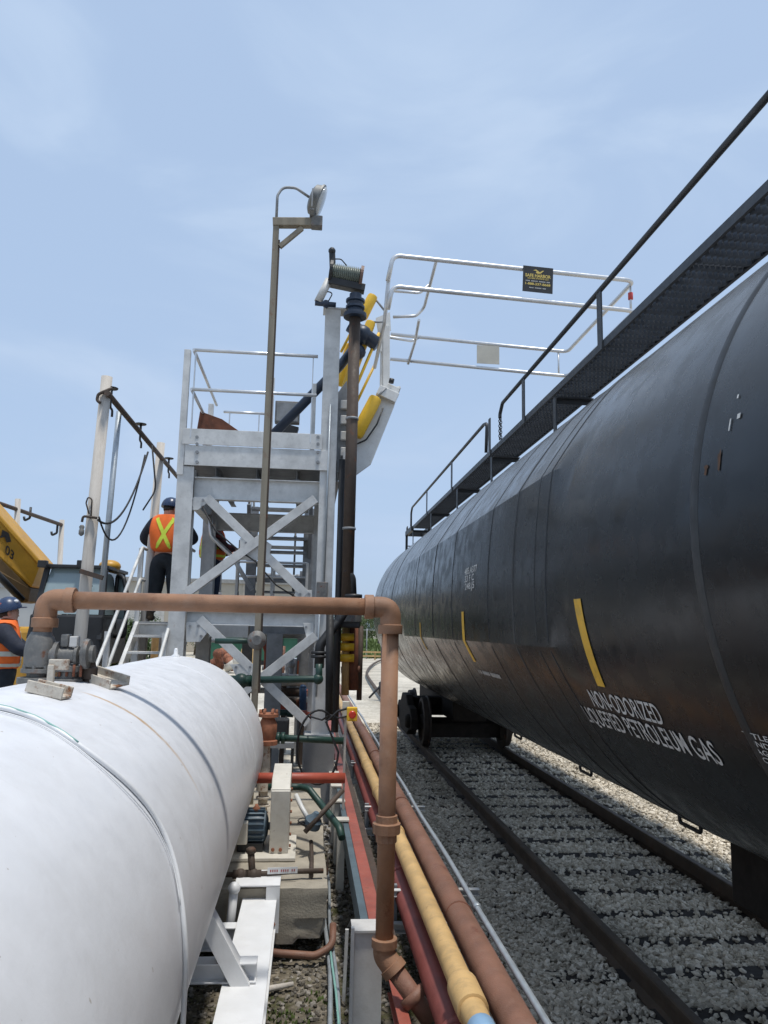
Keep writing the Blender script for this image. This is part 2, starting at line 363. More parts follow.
# ------------------------------------------------------------------ tank car
XC, ZC, RT = 2.98, .38, 1.62
Y0T, Y1T = -2.0, 16.1
tk = thing('tank_car', 'long black railway tank car lettered for liquefied petroleum gas standing on the track', 'tank car', (XC, 6, G))
BLK = None
def tank_paint():
    mt = M('black_tank_paint', (.0050, .0074, .0102), .25, 0, .25, 1.5, .06, 30, streak=True, spec=.28, dirt=.0)
    nt = mt.node_tree; N = nt.nodes; L = nt.links; b = N['Principled BSDF']
    g = N.new('ShaderNodeNewGeometry'); mp = N.new('ShaderNodeMapping'); mp.inputs['Scale'].default_value = (.6, 3.2, .10); L.new(g.outputs['Position'], mp.inputs['Vector'])
    n = N.new('ShaderNodeTexNoise'); n.inputs['Scale'].default_value = 3.2; n.inputs['Detail'].default_value = 9; n.inputs['Roughness'].default_value = .68; L.new(mp.outputs['Vector'], n.inputs['Vector'])
    r = N.new('ShaderNodeMapRange'); r.inputs['From Min'].default_value = .42; r.inputs['From Max'].default_value = .75; r.inputs['To Max'].default_value = .4; L.new(n.outputs['Fac'], r.inputs['Value'])
    old = b.inputs['Base Color'].links[0].from_socket
    mx = N.new('ShaderNodeMix'); mx.data_type = 'RGBA'; L.new(r.outputs['Result'], mx.inputs[0]); L.new(old, mx.inputs[6]); mx.inputs[7].default_value = (.017, .018, .019, 1)
    # grime low on the jacket, brown gravel reflection painted in, ragged edge
    sp = N.new('ShaderNodeSeparateXYZ'); L.new(g.outputs['Position'], sp.inputs[0])
    n2 = N.new('ShaderNodeTexNoise'); n2.inputs['Scale'].default_value = 1.3; n2.inputs['Detail'].default_value = 8; L.new(g.outputs['Position'], n2.inputs['Vector'])
    ma = N.new('ShaderNodeMath'); ma.operation = 'MULTIPLY_ADD'; L.new(n2.outputs['Fac'], ma.inputs[0]); ma.inputs[1].default_value = .9; L.new(sp.outputs['Z'], ma.inputs[2])
    r2 = N.new('ShaderNodeMapRange'); r2.inputs['From Min'].default_value = .15; r2.inputs['From Max'].default_value = -.55; r2.inputs['To Max'].default_value = .5; L.new(ma.outputs[0], r2.inputs['Value'])
    mx2 = N.new('ShaderNodeMix'); mx2.data_type = 'RGBA'; L.new(r2.outputs['Result'], mx2.inputs[0]); L.new(mx.outputs[2], mx2.inputs[6]); mx2.inputs[7].default_value = (.036, .031, .027, 1)
    # up-facing paint lightened: dust, plus sun and sky sheen put into the colour
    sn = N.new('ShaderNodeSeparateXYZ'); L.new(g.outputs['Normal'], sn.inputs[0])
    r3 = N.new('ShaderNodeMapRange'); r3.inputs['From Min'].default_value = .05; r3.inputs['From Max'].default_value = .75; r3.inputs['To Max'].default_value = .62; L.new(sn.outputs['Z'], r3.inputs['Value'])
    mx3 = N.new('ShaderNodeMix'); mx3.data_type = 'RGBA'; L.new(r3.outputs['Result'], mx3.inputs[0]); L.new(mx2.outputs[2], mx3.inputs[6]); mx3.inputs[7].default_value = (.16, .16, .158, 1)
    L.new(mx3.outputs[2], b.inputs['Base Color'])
    return mt
BLK = tank_paint()
SEAM = M('weld_seam_paint', (.020, .021, .022), .5, 0, .3, 4, streak=True)
SEAMD = M('jacket_joint', (.014, .016, .019), .6, 0, .3, 4)
def jacket(phi):
    """radius factor of the boxed jacket at angle phi (degrees up from the near side)"""
    p = phi
    if -16 <= p <= 20: return 1/math.cos(R(p-2))
    if 20 < p < 38: return 1/math.cos(R(38-p)) if True else 1
    if -32 < p < -16: return 1/math.cos(R(p+34))/ (1/math.cos(R(18))) * (1/math.cos(R(18)))
    return 1.
def rad(phi, Y):
    """phi in degrees, -180..180, 0 = side nearest the pipe bundle"""
    if 4.28 <= Y <= 10.92: w = 1.
    elif 4.05 < Y < 4.28: w = (Y-4.05)/.23
    elif 10.92 < Y < 10.96: w = (10.96-Y)/.04
    else: w = 0.
    a = phi if abs(phi) < 90 else (180-abs(phi))*(1 if phi > 0 else -1)
    return RT*(1+(jacket(a)-1)*w*.6)
def tp(phi, Y, off=0.):
    r = rad(phi, Y)+off
    return V((XC-r*math.cos(R(phi)), Y, ZC+r*math.sin(R(phi))))
phis = sorted(set([round(-180+2.5*i, 2) for i in range(144)]+[-16., 20., 38., -34., 160., -164.]))
ys = [Y0T, 0, 2, 4, 4.05]+[4.05+.23*k/5 for k in range(1, 6)]+[5.5, 7, 9, 10.92, 10.96, 12.5, 14.5, Y1T]
b = MB(); n = len(phis)
vs = [tp(p, y) for y in ys for p in phis]
# head
for k in range(1, 11):
    t = k/10*math.pi/2
    for p in phis:
        r = RT*max(math.cos(t), .004); vs.append(V((XC-r*math.cos(R(p)), Y1T+.85*math.sin(t), ZC+r*math.sin(R(p)))))
rows = len(vs)//n
b.add(vs, [(i*n+k, i*n+(k+1) % n, (i+1)*n+(k+1) % n, (i+1)*n+k) for i in range(rows-1) for k in range(n)], True)
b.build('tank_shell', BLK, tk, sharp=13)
def hoop(Y, w, off, mat, p0=-180, p1=180, name='weld_seam'):
    b = MB(); N_ = 144; vs = []
    for k in range(N_+1):
        p = p0+(p1-p0)*k/N_
        for (yy, o) in ((Y-w, .0005), (Y-w*.5, off), (Y+w*.5, off), (Y+w, .0005)): vs.append(tp(p, yy, o))
    b.add(vs, [(k*4+j, (k+1)*4+j, (k+1)*4+j+1, k*4+j+1) for k in range(N_) for j in range(3)], True)
    return b.build(name, mat, tk)
hoop(2.57, .028, .006, SEAM)
hoop(4.30, .010, .004, SEAMD, name='jacket_joint')
hoop(5.02, .016, .005, SEAM); hoop(4.52, .006, .003, SEAM)
for y in (5.74, 7.22, 9.75): hoop(y, .006, .003, SEAMD, name='jacket_joint')
hoop(8.36, .010, .004, SEAMD, name='jacket_joint')
hoop(12.6, .012, .005, SEAM); hoop(14.6, .012, .004, SEAM)
def strip_on(name, mat, p0, p1, Y, w, off=.004, n=24):
    b = MB(); vs = []
    for k in range(n+1):
        p = p0+(p1-p0)*k/n
        vs += [tp(p, Y-w/2, off), tp(p, Y+w/2, off)]
    b.add(vs, [(2*k, 2*k+2, 2*k+3, 2*k+1) for k in range(n)], True)
    return b.build(name, mat, tk)
TYEL = M('reflective_yellow', (.70, .40, .03), .45, 0, .12, 8, dirt=.5, dcol=(.16, .11, .05))
for (p0, p1, Y, w) in ((-7.2, -23.3, 3.81, .10), (-7.3, -23.1, 6.69, .10), (-10, -22, 9.3, .10), (-7, -23, .9, .1)):
    strip_on('yellow_stripe', TYEL, p0, p1, Y, w)
LETW = M('white_lettering', (.60, .59, .56), .6, 0, .15, 14, dirt=.5, dcol=(.10, .10, .10))
def text_mesh(s, bold=.02, spacing=1.):
    cu = bpy.data.curves.new('lettering', 'FONT'); cu.body = s; cu.offset = bold; cu.space_character = spacing; cu.resolution_u = 4
    ob = bpy.data.objects.new('lettering', cu); COL.objects.link(ob)
    dg = bpy.context.evaluated_depsgraph_get(); dg.update()
    me = bpy.data.meshes.new_from_object(ob.evaluated_get(dg))
    bpy.data.objects.remove(ob); bpy.data.curves.remove(cu)
    vs = np.array([v.co[:] for v in me.vertices]); fs = [list(p.vertices) for p in me.polygons]; bpy.data.meshes.remove(me)
    vs[:, 0] -= vs[:, 0].min(); w = vs[:, 0].max()
    cap = .7   # approx cap height of the built-in face
    return vs, fs, w, cap
def tank_text(s, Y0, Y1, pbase, h, off=.004, bold=.008):
    vs, fs, w, cap = text_mesh(s, bold); b = MB()
    b.add([tp(pbase+math.degrees(v[1]/cap*h/RT), Y0+(Y1-Y0)*v[0]/w, off) for v in vs], fs)
    return b.build('lettering', LETW, tk)
tank_text('NON-ODORIZED', 4.06, 3.24, -28.0, .098)
tank_text('LIQUEFIED PETROLEUM GAS', 4.30, 2.885, -32.4, .105)
for i, s in enumerate(('TITLE TO THE TANK', 'UNDER THE', 'AGREEMENT', 'OF THE')):
    L_ = len(s)*.034
    tank_text(s, 2.60-.015*i, 2.60-.015*i-L_, -26.4-1.05*i, .021)
for i, s in enumerate(('485.A377', '33 F C', '248.J5')):
    tank_text(s, 6.62-.02*i, 6.62-.02*i-len(s)*.062, 3.9-2.35*i, .055)
def illegible(p, Ya, Yb, h, n):
    b = MB(); r_ = random.Random(4)
    for k in range(n):
        if r_.random() < .14: continue
        y = Ya+(Yb-Ya)*k/n; w = (Yb-Ya)/n*.66
        b.add([tp(p, y, .004), tp(p, y+w, .004), tp(p+h, y+w, .004), tp(p+h, y, .004)], [(0, 1, 2, 3)])
        b.add([tp(p+h*.3, y+w*.3, .006), tp(p+h*.3, y+w*.7, .006), tp(p+h*.7, y+w*.7, .006), tp(p+h*.7, y+w*.3, .006)], [(0, 1, 2, 3)])
    return b.build('lettering', LETW, tk)
illegible(-27.2, 6.76, 5.98, 1.3, 24)
# peeled letter remains and rust runs
for (p, y, w, h) in ((11.6, 2.36, .012, 2.2), (12.2, 2.31, .028, .9), (15, 2.34, .012, .7)):
    strip_on('lettering', LETW, p-h*.35, p+h*.35, y, w*.7, n=3)
RSPOT = M('rust_run', (.10, .052, .028), .8, 0, .4, 30, rust=.2)
b = MB()
def blot(pc, yc, sp, sy, seed):
    r_ = random.Random(seed); vs = []
    for k in range(14):
        a = k/14*6.283; q = r_.uniform(.55, 1.1); vs.append(tp(pc+math.sin(a)*sp*q-(.8*sp if math.sin(a) < -.6 else 0), yc+math.cos(a)*sy*q, .003))
    return MB().add(vs, [tuple(range(14))]).build('rust_spot', RSPOT, tk)
blot(7.2, 2.49, .55, .016, 1); blot(7.9, 2.405, 1.1, .011, 2)
# brackets hanging under the belly
def stirrup(Y):
    b = MB(); x = XC-.38
    top = ZC-math.sqrt(RT**2-.38**2)
    b.tube(fillet([(x, Y+.13, top+.03), (x, Y+.13, top-.075), (x, Y-.16, top-.075), (x, Y-.16, top+.03)], .03), .014, 8)
    b.build('belly_stirrup', BLACK, tk)
for Y in (5.15, 7.1, 9.4): stirrup(Y)
# walkway
WX0, WX1, WZ = 2.15, 2.52, 2.175
GRAT = M('dark_walkway_grating', (.10, .112, .13), .5, .2, .2, 6)
b = MB(); ya, yb = -2.0, 16.0
ns = 9
for i in range(ns+1):
    x = WX0+.03+(WX1-WX0-.06)*i/ns; vs = []
    k = 0; yy = ya; sg = 1
    while yy < yb:
        vs += [(x+sg*.019, yy, WZ-.024), (x+sg*.019, yy, WZ+.024)]; yy += .045; sg = -sg
    m_ = len(vs)//2
    b.add(vs, [(2*j, 2*j+2, 2*j+3, 2*j+1) for j in range(m_-1)])
yy = ya
while yy < yb:
    b.box(((WX0+WX1)/2, yy+.0375, WZ+.012), (WX1-WX0-.02, .006, .02)); yy += .6
b.build('grating', GRAT, tk)
WALK = M('dark_walkway_steel', (.032, .036, .042), .45, .1, .2, 5, dirt=.3, dcol=(.09, .08, .07))
for X, s in ((WX0, 1), (WX1, -1)):
    b = MB(); b.channel((X, ya, WZ), (X, yb, WZ), .02, .06, .006, flip=s); b.build('stringer', WALK, tk)
HZ = 2.622
def ypx(px, py, X=WX0): d = ray(px, py); return X/d[0]
# handrails
yn = ypx(500, 425); y2a = ypx(487, 437); y2b = ypx(411, 530)
for path in ([(WX0, ya, HZ), (WX0, yn-.12, HZ), (WX0, yn, HZ-.10), (WX0, yn, WZ+.30)], [(WX0, y2a+.05, WZ+.05), (WX0, y2a, HZ-.03), (WX0, y2a+.18, HZ), (WX0, y2b-.15, HZ), (WX0, y2b, HZ-.1), (WX0, y2b, WZ)]):
    b = MB(); b.tube(fillet(path, .07), .021, 10); b.build('handrail', WALK, tk)
# safety chain at the gap
b = MB(); r_ = .012
for j in range(2):
    for k in range(9):
        c = V((WX0+.0+j*.03, yn+.02+j*.05, WZ+.30-.03*k)); 
        ringp = [c+(V((math.cos(t)*.011, 0, math.sin(t)*.02)) if k % 2 else V((0, math.cos(t)*.011, math.sin(t)*.02))) for t in [q*math.pi/5 for q in range(11)]]
        b.tube(ringp, .005, 5, False)
b.build('chain', BLACK, tk)
posts = [ypx(600, 300), ypx(524, 400), -.5, 1.6, ypx(452, 478), ypx(427, 510), ypx(490, 448)]
for Y in posts:
    b = MB(); b.box((WX0-.006, Y, (WZ-.04+HZ-.015)/2), (.012, .085, HZ-.015-WZ+.04)); b.build('rail_post', WALK, tk)
# walkway legs: flat leg down to the shell with a bracket under the grating
for Y in (ypx(553, 420), ypx(490, 470), ypx(456, 500), ypx(430, 525), ypx(412, 545), 2.9, 1.0, -1.0):
    b = MB(); x = WX0+.02
    zt = ZC+math.sqrt(max(RT**2-(XC-x)**2, 0))
    b.box((x, Y, (WZ-.05+zt-.03)/2), (.012, .07, WZ-.05-zt+.03)); b.build('walkway_leg', WALK, tk)
    b = MB(); b.angle((x+.01, Y, WZ-.058), (WX1-.01, Y, WZ-.058), .07, .05, .01, fy=-1); b.build('walkway_bracket', WALK, tk)
# end platform frame beyond the head
b = MB()
e0 = Y1T-.6
for X in (WX0, WX1): b.bar((X, yb, WZ-.02), (X, yb+1.0, WZ-.02), .06, .10)
b.bar((WX0, yb+1.0, WZ-.02), (WX1, yb+1.0, WZ-.02), .06, .10)
for X in (WX0, WX1):
    b.bar((X, yb+.96, WZ-.05), (X, yb+.96, ZC+.9), .05, .05)
for k in range(4): b.bar((WX0, yb+.96, WZ-.3-.25*k), (WX1, yb+.96, WZ-.3-.25*k), .022, .022)
b.tube([(WX0, yb+.98, WZ+.03), (WX0, yb+.95, WZ+.12), (WX0, yb+.85, WZ+.13), (WX0, yb+.78, WZ+.03)], .012, 6)
b.build('end_ladder', BLACK, tk)
# stub sills, bolsters, trucks
for (ya_, yb_) in ((-1.6, 4.78), (14.0, 18.2)):
    b = MB(); b.span((XC-.31, ya_, -1.62), (XC+.31, yb_, -.95)); b.build('stub_sill', GRIMY, tk, bevel=.02)
b = MB(); b.prism([(XC-.10, 4.70, -1.62), (XC+.28, 4.70, -1.62), (XC+.28, 4.70, -1.86), (XC+.15, 4.70, -1.9)], (0, -.3, 0)); b.build('sill_gusset', GRIMY, tk, bevel=.01)
b = MB(); b.tube([(XC+.2, 4.75, -1.7), (XC+.22, 4.95, -1.85), (XC+.3, 5.0, -1.95)], .03, 8); b.build('brake_pipe', GREYV, tk)
WHEEL = M('worn_wheel_steel', (.03, .022, .017), .75, .1, .3, 8, rust=.2)
def truck(yc):
    for dy in (-.89, .89):
        for X, s in ((XL, -1), (XR, 1)):
            b = MB()
            z = RAILZ+.44
            b.lathe((X-s*.06, yc+dy, z), (s, 0, 0), [(.02, .0), (.10, 0), (.12, .02), (.33, .03), (.36, .0), (.475, .0), (.475, .025), (.445, .04), (.435, .13), (.37, .14), (.33, .09), (.14, .07), (.12, .15), (.02, .15)], 40)
            b.build('wheel', WHEEL, tk, sharp=30)
        b = MB(); b.cyl((XL, yc+dy, RAILZ+.44), (XR, yc+dy, RAILZ+.44), .08, 16); b.build('axle', GRIMY, tk)
    for X, s in ((XL-.22, -1), (XR+.22, 1)):
        pr = [(yc-1.15, -1.80), (yc-1.12, -1.62), (yc-.92, -1.45), (yc-.55, -1.42), (yc-.3, -1.25), (yc+.3, -1.25), (yc+.55, -1.42), (yc+.92, -1.45), (yc+1.12, -1.62), (yc+1.15, -1.80), (yc+.75, -1.86), (yc+.45, -1.98), (yc-.45, -1.98), (yc-.75, -1.86)]
        b = MB(); b.prism([(X-.07, y, z) for y, z in pr], (.14, 0, 0)); fr = b.build('side_frame', GRIMY, tk, bevel=.02)
        for dy in (-.89, .89):
            b = MB(); b.lathe((X-s*.02, yc+dy, RAILZ+.44), (s, 0, 0), [(.13, 0), (.13, .13), (.10, .17), (.04, .18)], 20); b.build('bearing_cap', GRIMY, fr)
        b = MB()
        for k in (-.14, 0, .14):
            b.lathe((X, yc+k, -1.92), (0, 0, 1), [(.055, 0), (.055, .3)], 12)
        b.build('spring', GRIMY, fr)
    b = MB(); b.span((XL-.2, yc-.22, -1.62), (XR+.2, yc+.22, -1.30)); b.build('bolster', GRIMY, tk, bevel=.03)
    b = MB(); b.span((XL+.1, yc-1.06, -1.95), (XR-.1, yc-1.0, -1.7)); b.build('brake_beam', GRIMY, tk)
truck(15.42); truck(1.9)
# coupler end, hose and lever
b = MB(); b.bar((XC, 18.2, -1.3), (XC, 18.9, -1.3), .16, .2); b.box((XC, 19.0, -1.3), (.3, .3, .34)); b.build('coupler', GRIMY, tk, bevel=.03)
# ------------------------------------------------------------------ white storage tank
WXC, WZC, WR = -1.28, -1.186, .89
def white_tank_paint():
    mt = M('white_tank_paint', (.70, .71, .735), .38, 0, .035, 2.2, .0)
    nt = mt.node_tree; N = nt.nodes; L = nt.links; b = N['Principled BSDF']
    g = N.new('ShaderNodeNewGeometry'); P = g.outputs['Position']
    def noise(sc, det, ro=.6, s=None):
        v = P
        if s:
            mp = N.new('ShaderNodeMapping'); mp.inputs['Scale'].default_value = s; L.new(P, mp.inputs['Vector']); v = mp.outputs['Vector']
        n = N.new('ShaderNodeTexNoise'); n.inputs['Scale'].default_value = sc; n.inputs['Detail'].default_value = det; n.inputs['Roughness'].default_value = ro; L.new(v, n.inputs['Vector']); return n.outputs['Fac']
    def mr(f, a, b_, c=0., d=1.):
        n = N.new('ShaderNodeMapRange'); n.inputs['From Min'].default_value = a; n.inputs['From Max'].default_value = b_; n.inputs['To Min'].default_value = c; n.inputs['To Max'].default_value = d; L.new(f, n.inputs['Value']); return n.outputs['Result']
    def math_(op, a, b_):
        n = N.new('ShaderNodeMath'); n.operation = op
        for i, q in enumerate((a, b_)):
            if isinstance(q, (int, float)): n.inputs[i].default_value = q
            else: L.new(q, n.inputs[i])
        return n.outputs[0]
    def mix(f, A, B):
        n = N.new('ShaderNodeMix'); n.data_type = 'RGBA'; L.new(f, n.inputs[0]); L.new(A, n.inputs[6])
        if isinstance(B, tuple): n.inputs[7].default_value = (*B, 1)
        else: L.new(B, n.inputs[7])
        return n.outputs[2]
    c = b.inputs['Base Color'].links[0].from_socket
    sp = N.new('ShaderNodeSeparateXYZ'); L.new(P, sp.inputs[0])
    # scattered grime and chips
    c = mix(mr(noise(2.4, 9, .72, (1, 1.6, .35)), .52, .80, 0, .17), c, (.42, .40, .36))
    c = mix(mr(noise(9, 8, .75, (1, 2.2, .16)), .62, .76, 0, .2), c, (.36, .32, .27))
    c = mix(mr(noise(22, 4, .5), .715, .74, 0, .65), c, (.36, .31, .26))
    # rust run that starts at the old channel bracket on the crown
    w = math_('MULTIPLY_ADD', noise(7, 4), .05); N_ = w.node; N_.inputs[2].default_value = -.025
    dy = math_('ABSOLUTE', math_('SUBTRACT', math_('ADD', sp.outputs['Y'], w), 3.83), 0)
    band = mr(dy, .006, .028, 1., 0.)
    low = math_('MULTIPLY', mr(sp.outputs['Z'], -.85, -.45), mr(sp.outputs['X'], -1.08, -1.0))
    c = mix(math_('MULTIPLY', math_('MULTIPLY', band, low), mr(noise(14, 6), .2, .6, .5, .95)), c, (.46, .27, .09))
    # rust bleeding round the bracket feet
    L.new(c, b.inputs['Base Color'])
    bp = N.new('ShaderNodeBump'); bp.inputs['Strength'].default_value = .16; bp.inputs['Distance'].default_value = .006; L.new(math_('ADD', noise(26, 5, .65), math_('MULTIPLY', noise(4.5, 3), 1.2)), bp.inputs['Height']); L.new(bp.outputs['Normal'], b.inputs['Normal'])
    return mt
WT = white_tank_paint()
wt = thing('storage_tank', 'large white steel storage tank in the left foreground with a rust run on its side', 'storage tank', (WXC, 3, G))
def wp(a, Y, off=0.):
    """a = degrees from the crown towards the pipe bundle"""
    return V((WXC+(WR+off)*math.sin(R(a)), Y, WZC+(WR+off)*math.cos(R(a))))
pr = []
YE = 7.72
for k in range(0, 13):
    t = math.pi/2*(1-k/12); pr.append((WR*math.cos(t)+1e-4, -1.0-.42*math.sin(t)))
for y in (0, 2, 4, 6, 7): pr.append((WR, y))
for k in range(0, 13):
    t = math.pi/2*k/12; pr.append((WR*math.cos(t)+1e-4, YE+.44*math.sin(t)))
b = MB(); b.lathe((WXC, 0, WZC), (0, 1, 0), pr, 128); b.build('tank_shell', WT, wt)
for Y in (6.6,):
    b = MB(); b.lathe((WXC, Y, WZC), (0, 1, 0), [(WR+.0005, -.022), (WR+.002, -.01), (WR+.002, .01), (WR+.0005, .022)], 128); b.build('weld_seam', WT, wt)
p = wp(2, 7.55); b = MB(); b.lathe(p-V((0, 0, .02)), (0, 0, 1), [(.04, 0), (.04, .03), (.02, .045), (.018, .085), (.01, .10)], 16); b.build('vent_nipple', WHITE, wt)
# saddle legs and skid under the tank
sk = thing('tank_skid', 'white painted steel skid with braced leg carrying the white storage tank', 'skid', (-.5, 5, G))
ZK = at(260, 897, 5.72)[2]
bx0, bx1 = at(243, 897, 5.72)[0], at(277, 897, 5.72)[0]
b = MB(); xm = (bx0+bx1)/2; b.ibeam((xm, 5.74, ZK-.10), (xm, 1.0, ZK-.10), bx1-bx0, .20, .012); b.build('skid_beam', WHITE, sk, bevel=.003)
xm2 = 2*WXC-xm
b = MB(); b.ibeam((xm2, 5.74, ZK-.10), (xm2, 1.0, ZK-.10), bx1-bx0, .20, .012); b.build('skid_beam', WHITE, sk, bevel=.003)
for Y in (4.42, 1.8):
    for xx, s_ in ((xm, 1), (xm2, -1)):
        b = MB(); b.channel((xx+.03*s_, Y, ZK+.004), (xx-.20*s_, Y, -1.48), .09, .10, .01, upv=(0, 1, 0)); b.build('leg', WHITE, sk, bevel=.003)
    b = MB(); b.ibeam((xm2+.10, Y+.02, ZK+.054), (xm+.06, Y+.02, ZK+.054), .10, .10, .01); b.build('cross_beam', WHITE, sk, bevel=.003)
b = MB(); b.ibeam((xm2+.13, 5.3, ZK-.10), (bx0-.004, 5.3, ZK-.10), .10, .14, .01); b.build('cross_beam', WHITE, sk, bevel=.003)
for xx in (xm, xm2):
    for Y in (1.4, 5.4):
        b = MB(); b.span((xx-.06, Y-.06, G-.02), (xx+.06, Y+.06, ZK-.201)); b.build('foot', WHITE, sk)
c = at(241, 889, 5.6); xq = bx0-.045
b = MB(); b.cyl((xq-.035, 5.6, G+.1), (xq-.01, 5.6, c[2]), .03, 16); b.ball((xq-.01, 5.6, c[2]+.005), .042, 16); b.build('capped_pipe', WHITE, sk)
# conduit strapped over the tank
b = MB()
pts = []
for k in range(60):
    a = -25+k*2.05
    pts.append(wp(a, 2.86+.06*math.sin(a*.05)+.04*math.sin(a*.13)+(.0022*max(0, a-30)), .010))
pts += [pts[-1]+V((.0, 0, -.25)), pts[-1]+V((.0, .0, -.75))]
b.tube(pts, .0095, 8); tag(b.build('tank_conduit', WHITE), 'thin white conduit looping over the white storage tank and hanging down its side', 'conduit')
b = MB(); pts2 = [p+V((0, -.045+.02*math.sin(i*.3), -.004)) for i, p in enumerate(pts[:-12])]
b.tube(pts2, .0028, 6); tag(b.build('tank_cable', WHITE), 'thin pale cable running beside the white conduit over the tank', 'cable')
b = MB()
tp_ = []
for k in range(24):
    i = 14+k; tp_.append(pts[i]+V((.0, .004*math.sin(k*1.7), .008)))
b.tube(tp_[::1][:15], .004, 6); tag(b.build('cable_tape', CYAN), 'pale green twine wound round the white conduit on top of the tank', 'twine')
# old channel brackets on the crown
def chan_on(px0, px1, name, label):
    a, b_ = px0, px1
    q = MB(); q.channel(a, b_, .05, .11, .012, upv=(0, 1, 0), flip=1); return tag(q.build(name, CRUST, bevel=.003), label, 'bracket')
CRUST = M('flaking_cream_paint', (.55, .50, .42), .7, 0, .2, 12, .5, 60, rust=.45, rcol=(.20, .085, .035), rs=16)
def hit(px, py):
    """point where the line of sight meets the tank shell"""
    d = ray(px, py); a = d[0]**2+d[2]**2; h = -2*(d[0]*WXC+d[2]*WZC); q = WXC**2+WZC**2-WR**2
    Y = (-h-math.sqrt(max(0, h*h-4*a*q)))/2/a
    return d*Y
pa = hit(30, 692)+V((0, 0, .006)); pb = hit(66, 700)+V((0, 0, .004))
chan_on(pa, pb, 'tank_bracket', 'flaking cream channel bracket on the tank crown nearest the camera')
pa = hit(86, 680)+V((0, 0, .018)); pb = hit(119, 691)+V((0, 0, .018))
q = MB(); q.channel(pa, pb, .05, .15, .010, upv=(0, 1, .2), flip=1); tag(q.build('tank_bracket', CRUST, bevel=.003), 'upside down rusty channel bracket on the tank crown where the rust run starts', 'bracket')
q = MB(); p = hit(50, 686); q.bar(p, p+V((0, 0, .10)), .03, .03); q.box(p+V((.03, .01, .1)), (.09, .03, .05)); tag(q.build('lifting_lug', CRUST, bevel=.004), 'small rusty upright lug beside the grey relief valve', 'lug')
# ------------------------------------------------------------------ relief valve under the overhead pipe
YV = 4.2
vx = at(41, 640, YV)[0]; 
def zz(py, px=45, Y=YV): return at(px, py, Y)[2]
va = thing('relief_valve', 'grey cast relief valve with side actuator on top of the white storage tank', 'valve', (vx, YV, zz(680)))
crown = WZC+math.sqrt(WR**2-(vx-WXC)**2)
b = MB(); b.lathe((vx, YV, crown-.01), (0, 0, 1), [(.10, 0), (.10, .03), (.055, .035), (.055, .05), (.085, .055), (.085, .075), (.055, .08)], 24); b.build('inlet_flange', GREYV, va, sharp=30)
b = MB(); z0, z1 = crown+.06, zz(632)
b.lathe((vx-.0, YV, z0), (0, 0, 1), [(.05, 0), (.075, .015), (.078, (z1-z0)*.5), (.07, (z1-z0)*.8), (.05, z1-z0)], 28); b.build('valve_body', GREYV, va, sharp=40)
for k in range(8):
    a = k*math.pi/4; b = MB(); b.lathe((vx+.072*math.cos(a), YV+.072*math.sin(a), crown+.055), (0, 0, 1), [(.011, 0), (.011, .028)], 6, False); b.build('bolt', GREYV, va)
b = MB(); zc_ = zz(655)
b.lathe((vx+.06, YV-.01, zc_), (1, 0, 0), [(.045, 0), (.045, .02), (.07, .02), (.07, .04), (.042, .045), (.04, .12), (.05, .125), (.05, .14), (.03, .145)], 24); b.build('actuator', GREYV, va, sharp=30)
b = MB(); b.lathe((vx+.205, YV-.01, zc_+.01), (1, 0, 0), [(.02, 0), (.02, .02), (.075, .02), (.08, .035), (.075, .05), (.045, .055), (.045, .075), (.02, .08)], 24); b.build('handwheel', GREYV, va, sharp=30)
b = MB(); b.span((vx+.11, YV-.04, zc_+.045), (vx+.15, YV+.03, zc_+.11)); b.build('position_box', GREYV, va, bevel=.008)
b = MB(); b.span((vx+.155, YV-.04, zc_+.045), (vx+.195, YV+.02, zc_+.10)); b.build('nameplate_box', WPOST, va, bevel=.005)
b = MB(); b.lathe((vx+.15, YV, crown-.02), (0, 0, 1), [(.075, 0), (.075, .035), (.05, .04), (.05, .07), (.07, .075), (.07, .10), (.03, .11)], 20); b.build('outlet_flange', GREYV, va, sharp=30)
b = MB(); b.lathe((vx+.25, YV+.04, crown-.05), (0, 0, 1), [(.03, 0), (.03, .06), (.04, .065), (.04, .12), (.03, .13), (.022, .17), (.035, .175), (.035, .2)], 16); b.build('pilot_valve', RUSTP, va, sharp=30)
for k in range(5):
    b = MB(); x = vx+.09+.035*k; b.cyl((x, YV-.055, crown+.03), (x, YV-.055, crown+.09), .007, 8); b.build('stud', RUST, va)
# ------------------------------------------------------------------ overhead brown pipe
op = thing('vent_pipe', 'brown overhead pipe crossing from the white tank valve to the pipe bundle', 'pipe', (.43, 4.2, G))
rp = .047
zA = at(62, 600, YV)[2]; zB = at(375, 607, YV)[2]
xr = at(389, 700, YV)[0]; zlow = at(389, 955, YV)[2]
xl = vx+.012
def elbow(name, corner, d0, d1, r, par, mat=BROWN, rr=.085):
    c = V(corner); d0 = V(d0); d1 = V(d1)
    path = fillet([c+d0*(rr+.035), c, c+d1*(rr+.035)], rr, 10)
    b = MB(); b.tube(path, r*1.22, 20)
    for d in (d0, d1):
        p = c+d*(rr+.02); b.lathe(p, d, [(r*1.2, -.012), (r*1.42, -.008), (r*1.42, .034), (r*1.38, .04), (r*1.0, .04)], 20)
    return b.build(name, mat, par, sharp=35)
b = MB(); b.cyl((xl+.08, YV, zA), (xr-.08, YV, zB), rp, 24); b.build('horizontal_run', BROWN, op)
elbow('elbow', (xl, YV, zA), (1, 0, 0), (0, 0, -1), rp, op)
elbow('elbow', (xr, YV, zB), (-1, 0, 0), (0, 0, -1), rp, op)
b = MB(); b.cyl((xl, YV, zA-.1), (xl-.012, YV, z1-.02), rp, 24); b.build('riser', BROWN, op)
b = MB(); b.cyl((xr, YV, zB-.08), (xr, YV, zlow+.02), rp, 24); b.build('downpipe', BROWN, op)
